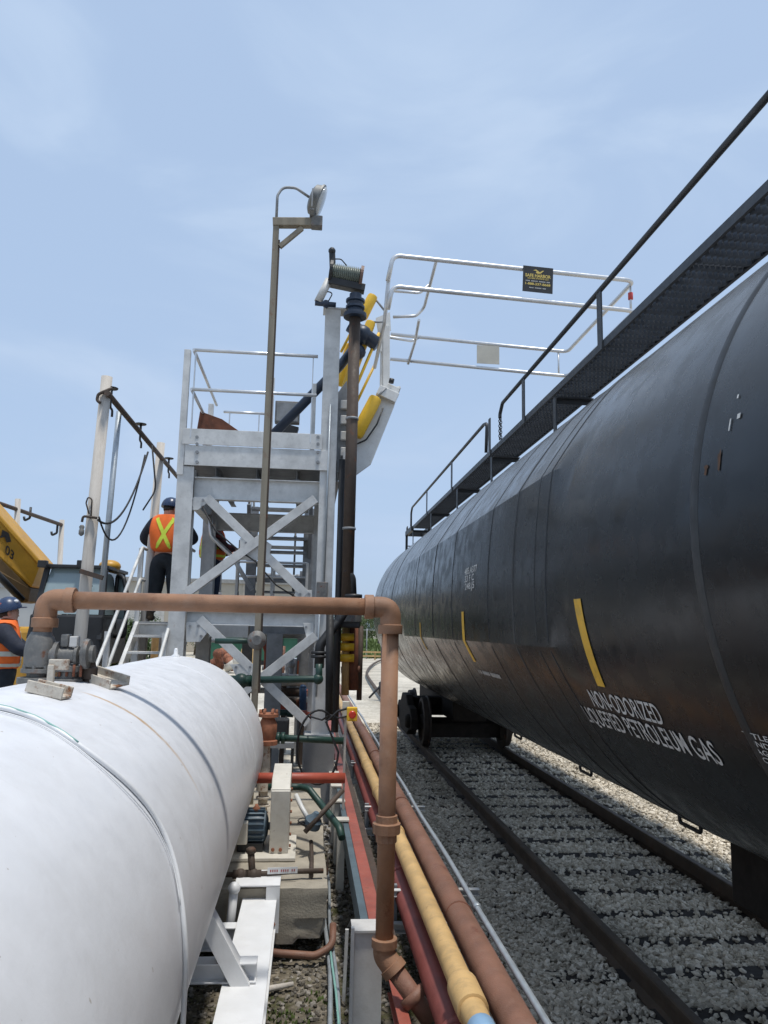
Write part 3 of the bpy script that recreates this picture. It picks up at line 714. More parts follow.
zu = at(389, 830, YV)[2]
b = MB(); b.lathe((xr, YV, zu), (0, 0, 1), [(rp+.001, -.06), (rp*1.18, -.058), (rp*1.18, -.02), (rp*1.55, -.015), (rp*1.6, .035), (rp*1.25, .04), (rp*1.22, .075), (rp+.001, .078)], 12, False); b.build('union', BROWN, op)
# 45 degree elbow at the foot into the bundle
dn = V((.62, -.30, -.72)).normalized()
c0 = V((xr, YV, zlow))
b = MB(); b.tube(fillet([c0+V((0, 0, .07)), c0, c0+dn*.09], .05, 8), rp*1.22, 20)
b.lathe(c0+V((0, 0, .05)), (0, 0, 1), [(rp*1.2, -.01), (rp*1.42, -.008), (rp*1.42, .032), (rp, .036)], 20)
b.lathe(c0+dn*.065, dn, [(rp*1.2, -.01), (rp*1.42, -.008), (rp*1.42, .032), (rp, .036)], 20); b.build('elbow', BROWN, op, sharp=35)
b = MB(); b.cyl(c0+dn*.08, c0+dn*.37, rp, 20); b.lathe(c0+dn*.21, dn, [(rp, 0), (rp*1.5, .004), (rp*1.5, .05), (rp, .054)], 20); b.build('foot_pipe', BROWN2, op)
# ------------------------------------------------------------------ pipe bundle
def run(name, X, z, r, mat, y0, y1, label, n=20, wob=0.):
    b = MB(); k = 24
    b.tube([(X+wob*math.sin(i*1.3), y0+(y1-y0)*i/k, z+wob*math.cos(i*1.7)) for i in range(k+1)], r, n)
    return tag(b.build(name, mat), label, 'pipe', 'long pipes of the bundle beside the track')
P_ = 'long pipes of the bundle beside the track'
run('pipe', .905, -1.585, .075, BROWN2, 1.8, 23, 'thick brown pipe of the bundle, the one nearest the track', wob=.004)
yp = thing('pipe', 'faded yellow wrapped pipe between the thick brown pipe and the dark red pipe', 'pipe', (.735, 6, -1.6), P_)
b = MB(); b.tube([(.735, 1.8+.4*i, -1.55) for i in range(52)], .056, 20); b.build('pipe_body', YPIPE, yp)
b = MB(); b.lathe((.735, 3.36, -1.55), (0, 1, 0), [(.057, 0), (.068, .004), (.070, .05), (.070, .22), (.066, .235), (.0575, .24)], 20); b.build('sleeve', YPIPE, yp, sharp=35)
b = MB(); b.lathe((.735, 3.13, -1.55), (0, 1, 0), [(.0575, 0), (.0595, .003), (.0595, .09), (.0575, .093)], 20); b.build('blue_band', M('pale_blue_band', (.22, .36, .52), .5), yp)
for Y in (6.1, 7.6, 9.1): 
    b = MB(); b.lathe((.735, Y, -1.55), (0, 1, 0), [(.0575, 0), (.064, .004), (.064, .05), (.0575, .054)], 20); b.build('clamp_ring', YPIPE, yp)
rp_ = thing('pipe', 'dark red pipe lying lowest of the bundle beneath the yellow pipe', 'pipe', (.735, 6, -1.9), P_)
b = MB(); b.cyl((.705, 1.8, -1.73), (.705, 22, -1.73), .075, 20); b.build('pipe_body', RED, rp_)
for Y in (3.5, 5.6):
    b = MB(); b.lathe((.705, Y, -1.73), (0, 1, 0), [(.077, 0), (.088, .003), (.088, .035), (.077, .038)], 20); b.build('coupling', RED, rp_)
for Y in (4.5, 7.2, 9.9):
    b = MB(); b.lathe((.905, Y, -1.585), (0, 1, 0), [(.0755, 0), (.079, .002), (.079, .02), (.0755, .022)], 20); tag(b.build('pipe_strap', RUST), 'rusty strap round the thick brown pipe', 'strap', 'rusty straps round the thick brown pipe')
cd = thing('conduit', 'thin galvanised conduit running along the track side of the thick brown pipe', 'conduit', (1.02, 6, -1.6))
b = MB(); b.tube([(1.02+.004*math.sin(i), 1.8+.45*i, -1.56+.003*math.cos(i*1.4)) for i in range(44)], .0165, 10); b.build('conduit_run', CONDU, cd)
for Y in (4.55, 7.5, 10.5):
    b = MB(); b.lathe((1.02, Y, -1.56), (0, 1, 0), [(.017, 0), (.023, .003), (.023, .05), (.017, .053)], 12); b.build('coupling', CONDU, cd)
b = MB(); b.channel((.515, 4.62, -1.80), (.515, 21, -1.80), .055, .10, .01, flip=1); tag(b.build('pipe_rail', RUSTP), 'dark rusty channel running between the red beam and the dark red pipe', 'beam')
b = MB(); b.ibeam((.465, 4.62, -1.765), (.465, 21, -1.765), .085, .11, .012); tag(b.build('rack_beam', REDB, bevel=.002), 'bright red steel beam along the inner edge of the pipe bundle', 'beam')
b = MB(); b.channel((.375, 4.62, -1.80), (.375, 9, -1.80), .05, .16, .01, flip=1); tag(b.build('rack_beam', BLUEG, bevel=.002), 'blue grey channel beside the red beam on the side of the concrete block', 'beam')
b = MB(); b.ibeam((.535, 1.8, -1.93), (.535, 4.5, -1.93), .06, .10, .012); tag(b.build('rack_beam', REDB, bevel=.002), 'short red beam low behind the chalky white post', 'beam')
PX = at(368, 960, 4.45)[0]; PZ = at(368, 932, 4.45)[2]
rpo = thing('rack_post', 'chalky white steel post at the foot of the brown downpipe', 'post', (PX, 4.5, G))
b = MB(); b.channel((PX+.0, 4.45, G-.1), (PX+.0, 4.45, PZ), .14, .155, .014, upv=(1, 0, 0), flip=1); b.build('channel', WPOST, rpo, bevel=.003)
b = MB(); b.bar((PX-.088, 4.44, G-.1), (PX-.088, 4.44, PZ+.03), .018, .03, (0, 1, 0)); b.build('edge_strip', WPOST, rpo)
b = MB(); b.box((PX, 4.52, PZ+.006), (.18, .17, .012)); b.build('cap_plate', WPOST, rpo)
# cross arms carrying the pipes
x0 = thing('pipe_support', 'galvanised strut arm carrying the pipe bundle between ground posts', 'pipe support', (.8, 5.25, G), 'strut arms under the pipes')
b = MB(); b.channel((.60, 5.25, -1.90), (1.12, 5.25, -1.90), .05, .06, .006); b.build('crossarm', GALV, x0)
b = MB(); b.channel((.60, 5.25, -1.69), (1.18, 5.25, -1.69), .045, .04, .005); b.build('crossarm', GALV, x0)
for X in (.625, 1.10):
    b = MB(); b.bar((X, 5.30, G-.05), (X, 5.30, -1.66), .04, .04, (0, 1, 0)); b.build('post', GALVD, x0)
for Y in (7.6, 10.0, 12.4): dup(x0, (0, Y-5.25, 0))
k0 = MB(); k0.bar((.36, 7.2, G-.02), (.36, 7.2, -1.72), .07, .09, (0, 1, 0)); k0.box((.37, 7.2, -1.70), (.12, .12, .02)); k0 = tag(k0.build('rack_stub', CREAM, bevel=.004), 'cream stub post under the inner edge of the pipe rack', 'post', 'cream stub posts along the rack')
for i in range(1, 7): dup(k0, (0, .75*i, 0))
# ------------------------------------------------------------------ concrete block with motor and belt guard
zt = at(290, 888, 5.7)[2]
xl_, xr_ = -.66, at(328, 900, 5.7)[0]
ZT = zt
bm_ = bmesh.new(); bmesh.ops.create_cube(bm_, size=1)
for v in bm_.verts: v.co = V((xl_+(v.co[0]+.5)*(xr_-xl_), 5.7+(v.co[1]+.5)*3.4, G+.11+(v.co[2]+.5)*(zt-G-.11)))
bmesh.ops.subdivide_edges(bm_, edges=bm_.edges[:], cuts=10, use_grid_fill=True)
from mathutils import noise as mn
for v in bm_.verts:
    e = sum((abs(v.co[0]-xr_) < .02, abs(v.co[1]-5.7) < .02, abs(v.co[2]-zt) < .02))
    q = mn.noise(v.co*7); k = .008 if e < 2 else .02
    v.co -= V((1 if abs(v.co[0]-xr_) < .02 else 0, -1 if abs(v.co[1]-5.7) < .02 else 0, 1 if abs(v.co[2]-zt) < .02 else 0))*(abs(q)*k)
    if v.co[2] < G+.25 and v.co[0] > xr_-.2 and v.co[1] < 5.9: v.co += V((-.05*abs(q)-.03, .05*abs(q), .03))
q = MB(); q.add([v.co for v in bm_.verts], [[v.index for v in f.verts] for f in bm_.faces], True); bm_.free()
tag(q.build('pump_plinth', CONC, sharp=40), 'worn concrete plinth under the blue motor and cream belt guard', 'plinth')
b = MB(); b.span((xl_+.1, 6.0, G-.02), (xr_-.22, 9.0, G+.112)); tag(b.build('footing', CONC), 'recessed dark footing under the overhanging concrete plinth', 'footing')
# anchor plate at the front of the plinth
b = MB(); c = at(272, 888, 5.65)
b.span((c[0]-.04, 5.655, zt-.28), (c[0]+.055, 5.685, zt+.02)); b.span((c[0]-.26, 5.655, zt+.022), (c[0]+.055, 6.0, zt+.034)); pl = thing('anchor_plate', 'white bent steel plate bolted to the front of the concrete plinth', 'plate', (c[0], 5.8, zt-.3)); b.build('plate', WHITE, pl, bevel=.003)
for dz in (-.22,):
    q = MB(); q.lathe((c[0]+.005, 5.655, zt+dz), (0, -1, 0), [(.028, 0), (.028, .006), (.016, .008), (.016, .03)], 6, False); q.build('bolt', ORANGER, pl)
# belt guard
Yg = 6.42
gl, gr = at(271, 800, Yg)[0], at(290, 800, Yg)[0]
ztop = at(282, 778, Yg)[2]
bg = thing('belt_guard', 'tall cream sheet metal belt guard standing on the concrete plinth beside the blue motor', 'belt guard', ((gl+gr)/2, Yg, zt))
b = MB(); b.prism([(gl, Yg, zt+.03), (gl, Yg-.02, ztop-.10), (gl, Yg+.05, ztop-.02), (gl, Yg+.50, ztop+.03), (gl, Yg+.55, ztop-.05), (gl, Yg+.5, zt+.05)], (gr-gl, 0, 0)); b.build('guard_shell', CREAM, bg, bevel=.006)
for dx in (.03, .09):
    q = MB(); q.lathe((gl+dx, Yg-.0, zt+.06), (0, -1, 0), [(.014, 0), (.014, .012)], 8); q.build('bolt', ORANGER, bg)
q = MB(); q.box(((gl+gr)/2, Yg+.012, ztop-.095), (gr-gl+.008, .05, .02)); q.build('hinge_strip', CREAM, bg)
for k in range(6):
    q = MB(); q.cyl((gr+.003, Yg+.08+.01*k, ztop-.1-.09*k), (gr+.018, Yg+.08+.01*k, ztop-.1-.09*k), .012, 8); q.build('bolt', ORANGER, bg)
# motor (axis across the tank, finned)
mc = at(252, 822, 6.35); mx0, mx1 = -.53, gl-.02
mr_ = .125
mz = zt+.20
mo = thing('motor', 'blue finned electric motor with cream terminal box on the concrete plinth', 'motor', (-.4, 6.58, zt))
b = MB(); b.lathe((mx0, 6.58, mz), (1, 0, 0), [(.05, 0), (mr_*.9, .01), (mr_, .04), (mr_, mx1-mx0-.05), (mr_*.92, mx1-mx0-.02), (.06, mx1-mx0)], 32); b.build('motor_body', BLUEM, mo, sharp=35)
for k in range(20):
    a = k*math.pi/10
    q = MB(); d = V((0, math.cos(a), math.sin(a))); q.bar(V((mx0+.07, 6.58, mz))+d*(mr_+.006), V((mx1-.03, 6.58, mz))+d*(mr_+.006), .006, .024, d); q.build('cooling_fin', BLUEM, mo)
b = MB(); b.cyl((mx1-.01, 6.58, mz), (gl+.02, 6.58, mz), .03, 12); b.build('shaft', GREYV, mo)
b = MB(); b.span((mx0-.02, 6.40, mz-.10), (mx0+.11, 6.48, mz+.07)); b.build('terminal_box', CREAM, mo, bevel=.01)
b = MB(); b.span((mx0+.03, 6.46, zt+.032), (mx1-.03, 6.70, zt+.10)); b.build('foot', BLACK, mo, bevel=.006)
b = MB(); b.lathe((mx1-.10, 6.56, mz+mr_), (0, 0, 1), [(.03, 0), (.03, .02), (.015, .035), (.012, .05)], 12); b.build('lifting_eye', ORANGER, mo)
b = MB(); b.span((-.62, 6.3, zt+.004), (gr+.06, 6.98, zt+.03)); tag(b.build('motor_skid', CREAM, bevel=.004), 'low cream steel base frame under the blue motor', 'base frame')
# small rusty piping across the front of the plinth
def pipe(name, pts, r, mat, label, cat='pipe', group=None, fl=.04, n=12):
    b = MB(); b.tube(fillet([V(p) for p in pts], fl), r, n); return tag(b.build(name, mat), label, cat, group)
Yp = 5.97
zp = zt+.045
rp2 = thing('drain_pipe', 'thin rusty pipe with fittings lying across the front of the concrete plinth', 'pipe', (-.3, 5.85, zt))
YD = 5.86; ZD = zt+.035
dx = lambda px: at(px, 886, YD)[0]
b = MB(); b.tube([(dx(222), YD, ZD+.01), (dx(250), YD-.01, ZD+.012), (dx(290), YD+.02, ZD+.02), (dx(323), YD+.05, ZD+.015)], .018, 10); b.build('pipe_run', RUSTP, rp2)
for px in (240, 253):
    p = V((dx(px), YD-.005, ZD+.012)); b = MB(); b.ball(p, .04, 12); b.cyl(p-V((.055, 0, 0)), p+V((.055, 0, 0)), .03, 10); b.build('tee_fitting', RUSTP, rp2)
p = V((dx(252), YD, ZD)); b = MB(); b.cyl(p, p+V((-.02, .02, .16)), .025, 10); b.lathe(p+V((-.02, .02, .15)), (0, 0, 1), [(.035, 0), (.035, .03), (.02, .04)], 8); b.build('valve_stem', RUSTP, rp2)
p = V((dx(323), YD+.05, ZD+.015)); b = MB(); b.bar(p+V((.03, 0, -.03)), p+V((.03, 0, .09)), .014, .014); b.build('tee_handle', RUSTP, rp2)
pipe('vertical_pipe', [(dx(308)+.02, 6.5, zt+.10), (dx(309)+.02, 6.3, zt+.02), (dx(311), YD+.03, zt+.02)], .016, RUSTP, 'thin rusty pipe running down the plinth top to the drain fitting')
tg = thing('pipe_tag', 'white paper strip tag with small red lettering tied to the rusty drain pipe', 'tag', (dx(282), YD, zt+.05))
a = V((dx(267), YD-.03, zt+.075)); c = V((dx(297), YD-.03, zt+.08))
b = MB(); b.prism([a+V((0, 0, -.022)), c+V((0, 0, -.022)), c+V((0, 0, .022)), a+V((0, 0, .022))], (0, .002, 0)); b.build('tag_sheet', WHITE, tg)
b = MB()
for k in range(12):
    if k in (4, 9): continue
    p = a+(c-a)*((k+1.2)/14)+V((0, -.002, 0)); b.add([p+V((0, 0, -.008)), p+V((.009, 0, -.008)), p+V((.009, 0, .008)), p+V((0, 0, .008))], [(0, 1, 2, 3)])
b.build('lettering', M('tag_ink', (.35, .10, .10), .7), tg)
pipe('loop_pipe', [(-.35, 5.66, G+.10), (-.1, 5.64, G+.075), (xr_-.08, 5.63, G+.06), (xr_+.04, 5.68, G+.10), (xr_+.045, 5.8, G+.2)], (.025), BROWN2, 'rusty bent pipe hugging the foot of the concrete plinth', fl=.1)
# conduits along the ground between plinth and bundle
for i, (x, mat, r, lb) in enumerate(((.215, CONDU, .016, 'grey conduit lying on the ground beside the plinth'), (.255, CONDU, .012, 'thinner grey conduit next to the ground conduit'), (.243, CYAN, .008, 'pale green hose lying on the ground beside the plinth'))):
    pts = [(x+.012*math.sin(k*1.1+i), 3.0+k*.35, G+.035+.015*i+.01*math.sin(k*.9)) for k in range(14 if i < 2 else 9)]
    b = MB(); b.tube(pts, r, 8); tag(b.build('ground_conduit', mat), lb, 'conduit' if i < 2 else 'hose')
pa = on_ground(222, 1000, G+.03); pb = on_ground(293, 984, G+.03)
b = MB(); b.tube([pa, pa*.5+pb*.5+V((0, .012, 0)), pb], [.02, .022, .015], 8); tag(b.build('stick', POLE), 'pale weathered stick lying on the mossy dirt in front of the plinth', 'stick')
b = MB(); b.bar((.30, 5.1, G+.0), (.31, 5.1, G+.42), .02, .02); b.build('marker_stake', WPOST)
tag(bpy.data.objects['marker_stake'], 'thin pale stake standing in the gravel beside the concrete plinth', 'stake')
# red pipe, green pipes, hose
pipe('crossing_pipe', [at(232, 778, 7.4), at(345, 778, 7.4)], .048, REDO, 'orange red pipe crossing low behind the belt guard')
gp = thing('crossing_pipe', 'dark green pipe crossing low in front of the concrete pier', 'pipe', at(290, 740, 8.4))
b = MB(); b.cyl(at(262, 737, 8.4), at(345, 741, 8.4), .036, 12); b.build('pipe_run', GREENP, gp)
for px in (278, 283): 
    p = at(px, 738, 8.4); b = MB(); b.cyl(p-V((.02, 0, 0)), p+V((.02, 0, 0)), .06, 14); b.build('flange', GREENP, gp)
gp = thing('crossing_pipe', 'dark green pipe with a valve at its left end crossing in front of the tower', 'pipe', at(280, 680, 8.7))
b = MB(); b.tube(fillet([at(236, 680, 8.7), at(319, 679, 8.7), at(319, 664, 8.7)], .05), .038, 12); b.build('pipe_run', GREENP, gp)
b = MB(); p = at(241, 681, 8.7); b.ball(p, .085, 14); b.cyl(p-V((.16, 0, 0)), p+V((.12, 0, 0)), .06, 12); b.lathe(p+V((.12, 0, 0)), (1, 0, 0), [(.09, 0), (.09, .03)], 14); b.build('valve_body', GREENP, gp)
p = at(318, 679, 8.7); b = MB(); b.ball(p, .06, 12); b.build('elbow', GREENP, gp)
pipe('hose_pipe', [at(268, 787, 7.0), at(300, 787, 7.0), at(309, 789, 6.9), at(320, 803, 6.8), at(339, 827, 6.5), at(342, 838, 6.4)], .03, GREENP, 'dark green bent pipe dropping beside the belt guard to the bundle', fl=.08)
pipe('lever_bar', [at(305, 832, 6.4), at(343, 790, 6.6)], .02, RUSTP, 'rusty lever bar leaning over the green bent pipe')
b = MB(); p = at(313, 822, 6.5); b.lathe(p, (.3, -.3, .9), [(.045, -.05), (.07, -.04), (.07, .02), (.04, .05), (.02, .09)], 14); tag(b.build('small_valve', BLUEM, sharp=35), 'small grey blue valve bonnet under the rusty lever bar', 'valve')
pipe('flex_line', [at(296, 795, 6.75), at(302, 808, 6.65), at(309, 820, 6.55)], .02, GALV, 'braided silver flexible line joining belt guard side to the small valve')
b = MB(); b.tube([at(304, 826, 6.5)+V((.05*math.sin(t*2.3), .06*math.cos(t*3.1), .006*t)) for t in [k*.3 for k in range(30)]], .005, 6); tag(b.build('loose_wire', BLACK), 'tangle of black wire at the foot of the rusty lever bar', 'wire')
pts = []
c = at(318, 747, 7.6); 
for k in range(28):
    t = R(60)+k*R(292)/27; pts.append(V((c[0]+.20*math.cos(t), 7.6+.03*math.sin(t*2), c[2]+.345*math.sin(t))))
pts += [at(326, 722, 7.6), at(338, 711, 7.6), at(349, 708, 7.6)]
b = MB(); b.tube(pts[::-1], .011, 8); tag(b.build('black_hose', RUBBER), 'black cable hanging in a large loop below the emergency stop', 'cable')
pipe('stop_cable', [at(349, 716, 7.6), at(338, 718, 7.6), at(330, 715, 7.65), at(322, 720, 7.8), at(308, 716, 8.5)], .009, RUBBER, 'short black cable leaving the emergency stop to the left')
# emergency stop
es = thing('emergency_stop', 'yellow emergency stop box with red button on a cream post', 'emergency stop', at(350, 735, 7.6))
p = at(352, 714, 7.56)
b = MB(); b.box(p, (.10, .07, .13)); b.build('button_box', YEL, es, bevel=.008)
b = MB(); b.lathe(p+V((0, -.035, 0)), (0, -1, 0), [(.02, 0), (.02, .015), (.036, .018), (.036, .035), (.028, .042)], 18); b.build('button', M('red_button', (.6, .04, .02), .35), es, sharp=35)
q = at(346, 709, 7.65); b = MB(); b.box(q, (.07, .05, .15)); b.build('switch_box', CREAM, es, bevel=.006)
b = MB(); b.bar(V((q[0], 7.69, G)), q+V((0, .04, 0)), .022, .022, (0, 1, 0)); b.build('post', CREAM, es)
# orange strainer, its stack and grating
st = thing('strainer', 'rusty orange cast strainer behind the end of the white tank', 'strainer', at(268, 742, 7.9))
p = at(268, 727, 7.9)
b = MB(); b.lathe(p+V((0, 0, -.17)), (0, 0, 1), [(.10, 0), (.10, .04), (.075, .05), (.09, .12), (.09, .2), (.06, .26), (.10, .27), (.10, .30), (.05, .31)], 18); b.build('strainer_body', ORANGER, st, sharp=35)
for k in range(6):
    a = k*math.pi/3; q = MB(); q.cyl(p+V((.08*math.cos(a), .08*math.sin(a), .11)), p+V((.08*math.cos(a), .08*math.sin(a), .17)), .014, 6); q.build('bolt', ORANGER, st)
b = MB(); z = p[2]-.17
b.lathe((p[0]-.02, 7.9, G), (0, 0, 1), [(.07, 0)]+[(r_, h) for k in range(9) for r_, h in ((.07, .03+.075*k), (.045, .035+.075*k), (.045, .085+.075*k), (.07, .09+.075*k))]+[(.05, z-G)], 14); b.build('ribbed_stand', CRUST, st, sharp=35)
b = MB(); p = at(281, 752, 9.1)
bs = thing('pump_stand', 'low black pump stand on the concrete yard beneath the tower', 'stand', (p[0], 9.1, G))
b = MB(); b.box(p+V((0, 0, .1)), (.30, .4, .06)); b.build('top_plate', GALVD, bs)
for dx in (-.13, .13):
    for dy in (-.17, .17): q = MB(); q.bar((p[0]+dx, 9.1+dy, G), (p[0]+dx, 9.1+dy, p[2]+.07), .03, .03, (0, 1, 0)); q.build('leg', BLACK, bs)
b = MB(); b.box(p+V((.0, .05, .25)), (.16, .2, .24)); b.build('pump_block', BLACK, bs, bevel=.02)
# ------------------------------------------------------------------ loading tower
YF, YB = 9.6, 12.2
def fx(px, py=520): return at(px, py, YF)[0]
def fz(py, px=250): return at(px, py, YF)[2]
XLt, XRt = fx(181.5, 540), fx(325, 560)
tw = thing('loading_tower', 'galvanised steel loading tower with railed platform and crossed braces', 'tower', ((XLt+XRt)/2, 10.9, G))
zpier = fz(736, 325)
def T(name, f, mat=GALV, bevel=.003, par=tw):
    b = MB(); f(b); return b.build(name, mat, par, bevel=bevel)
zplat = fz(437)
def post(X, Y, z0, z1, mat=GALV): T('post', lambda b: b.ibeam((X, Y, z0), (X, Y, z1), .205, .22, .014, (0, 1, 0)), mat)
post(XLt, YF+.11, G, fz(466, 185)); post(XRt, YF+.11, zpier, fz(309, 333))
post(XLt, YB, G, zplat-.05); post(XRt-.05, YB, G, zplat-.05)
T('post_cap', lambda b: b.box((XRt+.10, YF+.11, fz(309, 333)+.012), (.46, .25, .02)))
T('base_plate', lambda b: b.box((XRt, YF+.11, zpier+.012), (.36, .36, .024)))
# beams
zb0, zb1 = fz(500), fz(478)
def beam(za, zc, Y=YF+.11, X0=XLt+.1, X1=XRt-.1, w=.12, mat=GALV, name='beam'): T(name, lambda b: b.ibeam((X0, Y, (za+zc)/2), (X1, Y, (za+zc)/2), w, zc-za, .014), mat)
beam(zb0, zb1); beam(fz(626), fz(612))
beam(zb0-.08, zb1-.08, YB); beam(fz(626), fz(612), YB)
for X in (XLt+.02, XRt-.02):
    T('side_beam', lambda b: b.ibeam((X, YF+.24, (zb0+zb1)/2), (X, YB-.12, (zb0+zb1)/2), .11, zb1-zb0, .012))
    T('side_beam', lambda b: b.ibeam((X, YF+.24, fz(619)), (X, YB-.12, fz(619)), .11, .17, .012))
# joists and floor plate of the platform, toe boards
for i in range(4):
    x = XLt+.35+i*.52
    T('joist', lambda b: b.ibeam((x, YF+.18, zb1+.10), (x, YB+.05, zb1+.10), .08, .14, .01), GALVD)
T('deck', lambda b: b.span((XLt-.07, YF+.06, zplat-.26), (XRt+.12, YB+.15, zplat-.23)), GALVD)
T('toe_board', lambda b: b.span((XLt-.02, YF-.035, fz(468)), (XRt+.02, YF-.02, fz(448))))
T('toe_board', lambda b: b.span((XLt-.06, YF-.05, fz(447.5)), (XRt-.09, YF-.038, fz(432))))
T('toe_board', lambda b: b.span((XLt-.09, YF, fz(466)), (XLt-.075, YB, fz(436))))
for px in (197, 318):
    for py in (437, 444, 452, 462):
        p = at(px, py, YF-.05); q = MB(); q.lathe(V((p[0], YF-.036, p[2])), (0, -1, 0), [(.022, 0), (.022, .02)], 6, False); q.build('bolt', GALVD, tw)
# braces and gussets
def brace(a, c, dy=.0, w=.10): 
    A, B = at(*a, YF+.03+dy), at(*c, YF+.03+dy)
    T('brace', lambda b: b.angle(A, B, .11, .11, .012, (0, 1, 0), 1, 1))
brace((203, 500), (303, 598)); brace((188, 597), (318, 502), -.07)
brace((196, 622), (305, 727)); brace((313, 632), (236, 692), -.07)
def gusset(pts): T('gusset', lambda b: b.prism([at(x, y, YF+.035) for x, y in pts], (0, .014, 0)))
gusset([(240, 538), (262, 538), (272, 545), (268, 560), (240, 560)]); gusset([(188, 497), (207, 497), (207, 503), (198, 510), (188, 510)])
gusset([(296, 590), (312, 590), (312, 608), (290, 608)]); gusset([(230, 664), (252, 664), (260, 674), (236, 676)])
gusset([(186, 622), (197, 622), (207, 633), (200, 642), (186, 642)])
gusset([(303, 623), (314, 623), (314, 645), (308, 645)])
for pts in (((246, 543), (265, 543), (262, 555), (245, 555)), ((192, 500), (203, 500), (192, 507)), ((300, 594), (309, 594), (309, 604), (297, 604)), ((236, 667), (250, 667), (255, 673)), ((190, 626), (198, 626), (201, 636)), ((306, 627), (312, 640))):
    for (px, py) in pts:
        p = at(px, py, YF+.03); q = MB(); q.lathe(V((p[0], YF+.034, p[2])), (0, -1, 0), [(.017, 0), (.017, .016)], 6, False); q.build('bolt', GALVD, tw)
# railings of the platform
zr, zm = fz(354.5), fz(393.5)
def rail(pts, r=.022, name='handrail'): T(name, lambda b: b.tube(fillet(pts, .06), r, 10), ALU, 0)
xa, xb = fx(193, 352), fx(318, 357)
zr2 = fz(357, 318); 
for z_ in (zr, zm):
    rail([(XLt+.03, YF-.06, z_), (xb, YF-.06, z_-.0)])
    rail([(XLt+.02, YF-.06, z_), (XLt+.02, YB-.2, z_)])
    rail([(XLt+.1, YB+.1, z_-.02), (XLt+.78, YB+.1, z_-.02)])
for x, y in ((XLt-.03, YF-.016), (XLt-.03, YB-.2)):
    T('rail_post', lambda b: b.angle((x, y, fz(475, 185)), (x, y, zr+.02), .08, .08, .008, (0, 1, 0)))
for x in (XLt+.04, xb-.06): T('rail_post', lambda b: b.bar((x, YF-.028, zplat-.05), (x, YF-.028, zr-.01), .014, .05, (0, 1, 0)), ALU)
for x in (XLt+.2, XLt+.68): T('rail_post', lambda b: b.bar((x, YB+.1, zplat-.25), (x, YB+.1, zr-.01), .02, .03, (0, 1, 0)), ALU)
p = at(270, 420, 11.4); T('stub_post', lambda b: b.bar((p[0], 11.4, zplat-.23), (p[0], 11.4, at(270, 378, 11.4)[2]), .09, .07, (0, 1, 0)))
p = at(313, 420, YF+.3); T('stub_post', lambda b: b.bar((p[0], YF+.3, zplat-.23), (p[0], YF+.3, at(313, 384, YF+.3)[2]), .06, .05, (0, 1, 0)))
# landing and lower stair
zl = .06
T('landing', lambda b: b.span((-2.45, 11.1, zl-.05), (XRt-.2, 13.3, zl-.015)), GALVD)
T('landing_beam', lambda b: b.channel((-2.45, 11.12, zl-.14), (XLt-.1, 11.12, zl-.14), .06, .20, .01))
T('landing_beam', lambda b: b.channel((-2.45, 13.2, zl-.14), (XRt-.2, 13.2, zl-.14), .06, .20, .01))
for X in (-2.42,): 
    for Y in (11.2, 13.2): T('landing_post', lambda b: b.bar((X, Y, G), (X, Y, zl-.06), .09, .09, (0, 1, 0)))
st = thing('stair', 'galvanised open tread stair with pipe handrails leading up to the tower landing', 'stair', (-2.0, 9.5, G))
sx0, sx1 = -2.36, -1.72
Yt, Yb_ = 11.08, 8.05; ztp, zbt = zl, G
for X, fl in ((sx0, 1), (sx1, -1)):
    b = MB(); b.channel((X, Yt, ztp-.10), (X, Yb_, zbt+.08), .05, .20, .01, flip=fl); b.build('stringer', GALV, st)
nT = 11
for k in range(1, nT):
    q = k/nT; Y = Yt+(Yb_-Yt)*q; z = ztp+(zbt-ztp)*q
    b = MB(); b.span((sx0+.012, Y-.14, z-.015), (sx1-.012, Y+.12, z+.012)); b.build('tread', GALV, st)
for X in (sx0-.02, sx1+.02):
    for h in (1.0, .55):
        if X > sx0 and h < .6: continue
        pts = [(X, Yt+.25, ztp+h+.02), (X, Yt-.05, ztp+h+.02), (X, Yb_+.1, zbt+h+.06)]
        if h > .9: pts += [(X, Yb_+.02, zbt+.55)]
        b = MB(); b.tube(fillet(pts, .08), .022, 10); b.build('handrail', GALV, st)
    for Y, z in ((Yt+.02, ztp), (Yb_+.15, zbt+.1), ((Yt+Yb_)/2, (ztp+zbt)/2)):
        b = MB(); b.angle((X, Y, z-.1), (X, Y, z+1.02), .06, .06, .008, (0, 1, 0)); b.build('rail_post', GALV, st)
# upper flight inside the tower
us = thing('stair', 'upper stair flight with dark stringers seen through the braces of the tower', 'stair', (-.3, 13.4, zl))
u0, u1 = at(252, 550, 13.6)[0], at(308, 550, 13.6)[0]
for X in (u0, u1):
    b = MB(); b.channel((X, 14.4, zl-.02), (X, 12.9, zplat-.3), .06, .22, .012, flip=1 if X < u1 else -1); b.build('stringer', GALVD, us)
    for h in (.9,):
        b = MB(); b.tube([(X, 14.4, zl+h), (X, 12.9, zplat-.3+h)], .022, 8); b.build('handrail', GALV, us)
for k in range(9):
    q = (k+.5)/9; b = MB(); b.span((u0+.015, 14.4-1.5*q-.12, zl+(zplat-.3-zl)*q-.02), (u1-.015, 14.4-1.5*q+.12, zl+(zplat-.3-zl)*q+.02)); b.build('tread', GALVD, us)
for X in (u0+.35, u1-.1): 
    b = MB(); b.bar((X, 14.5, G), (X, 14.5, zl+1.0), .08, .08, (0, 1, 0)); b.build('support_post', GALVD, us)
for px in (252, 308):
    X = at(px, 550, 13.5)[0]
    T('inner_post', lambda b: b.ibeam((X, 13.5, G), (X, 13.5, zplat-.3), .17, .16, .012, (0, 1, 0)), GALVD)
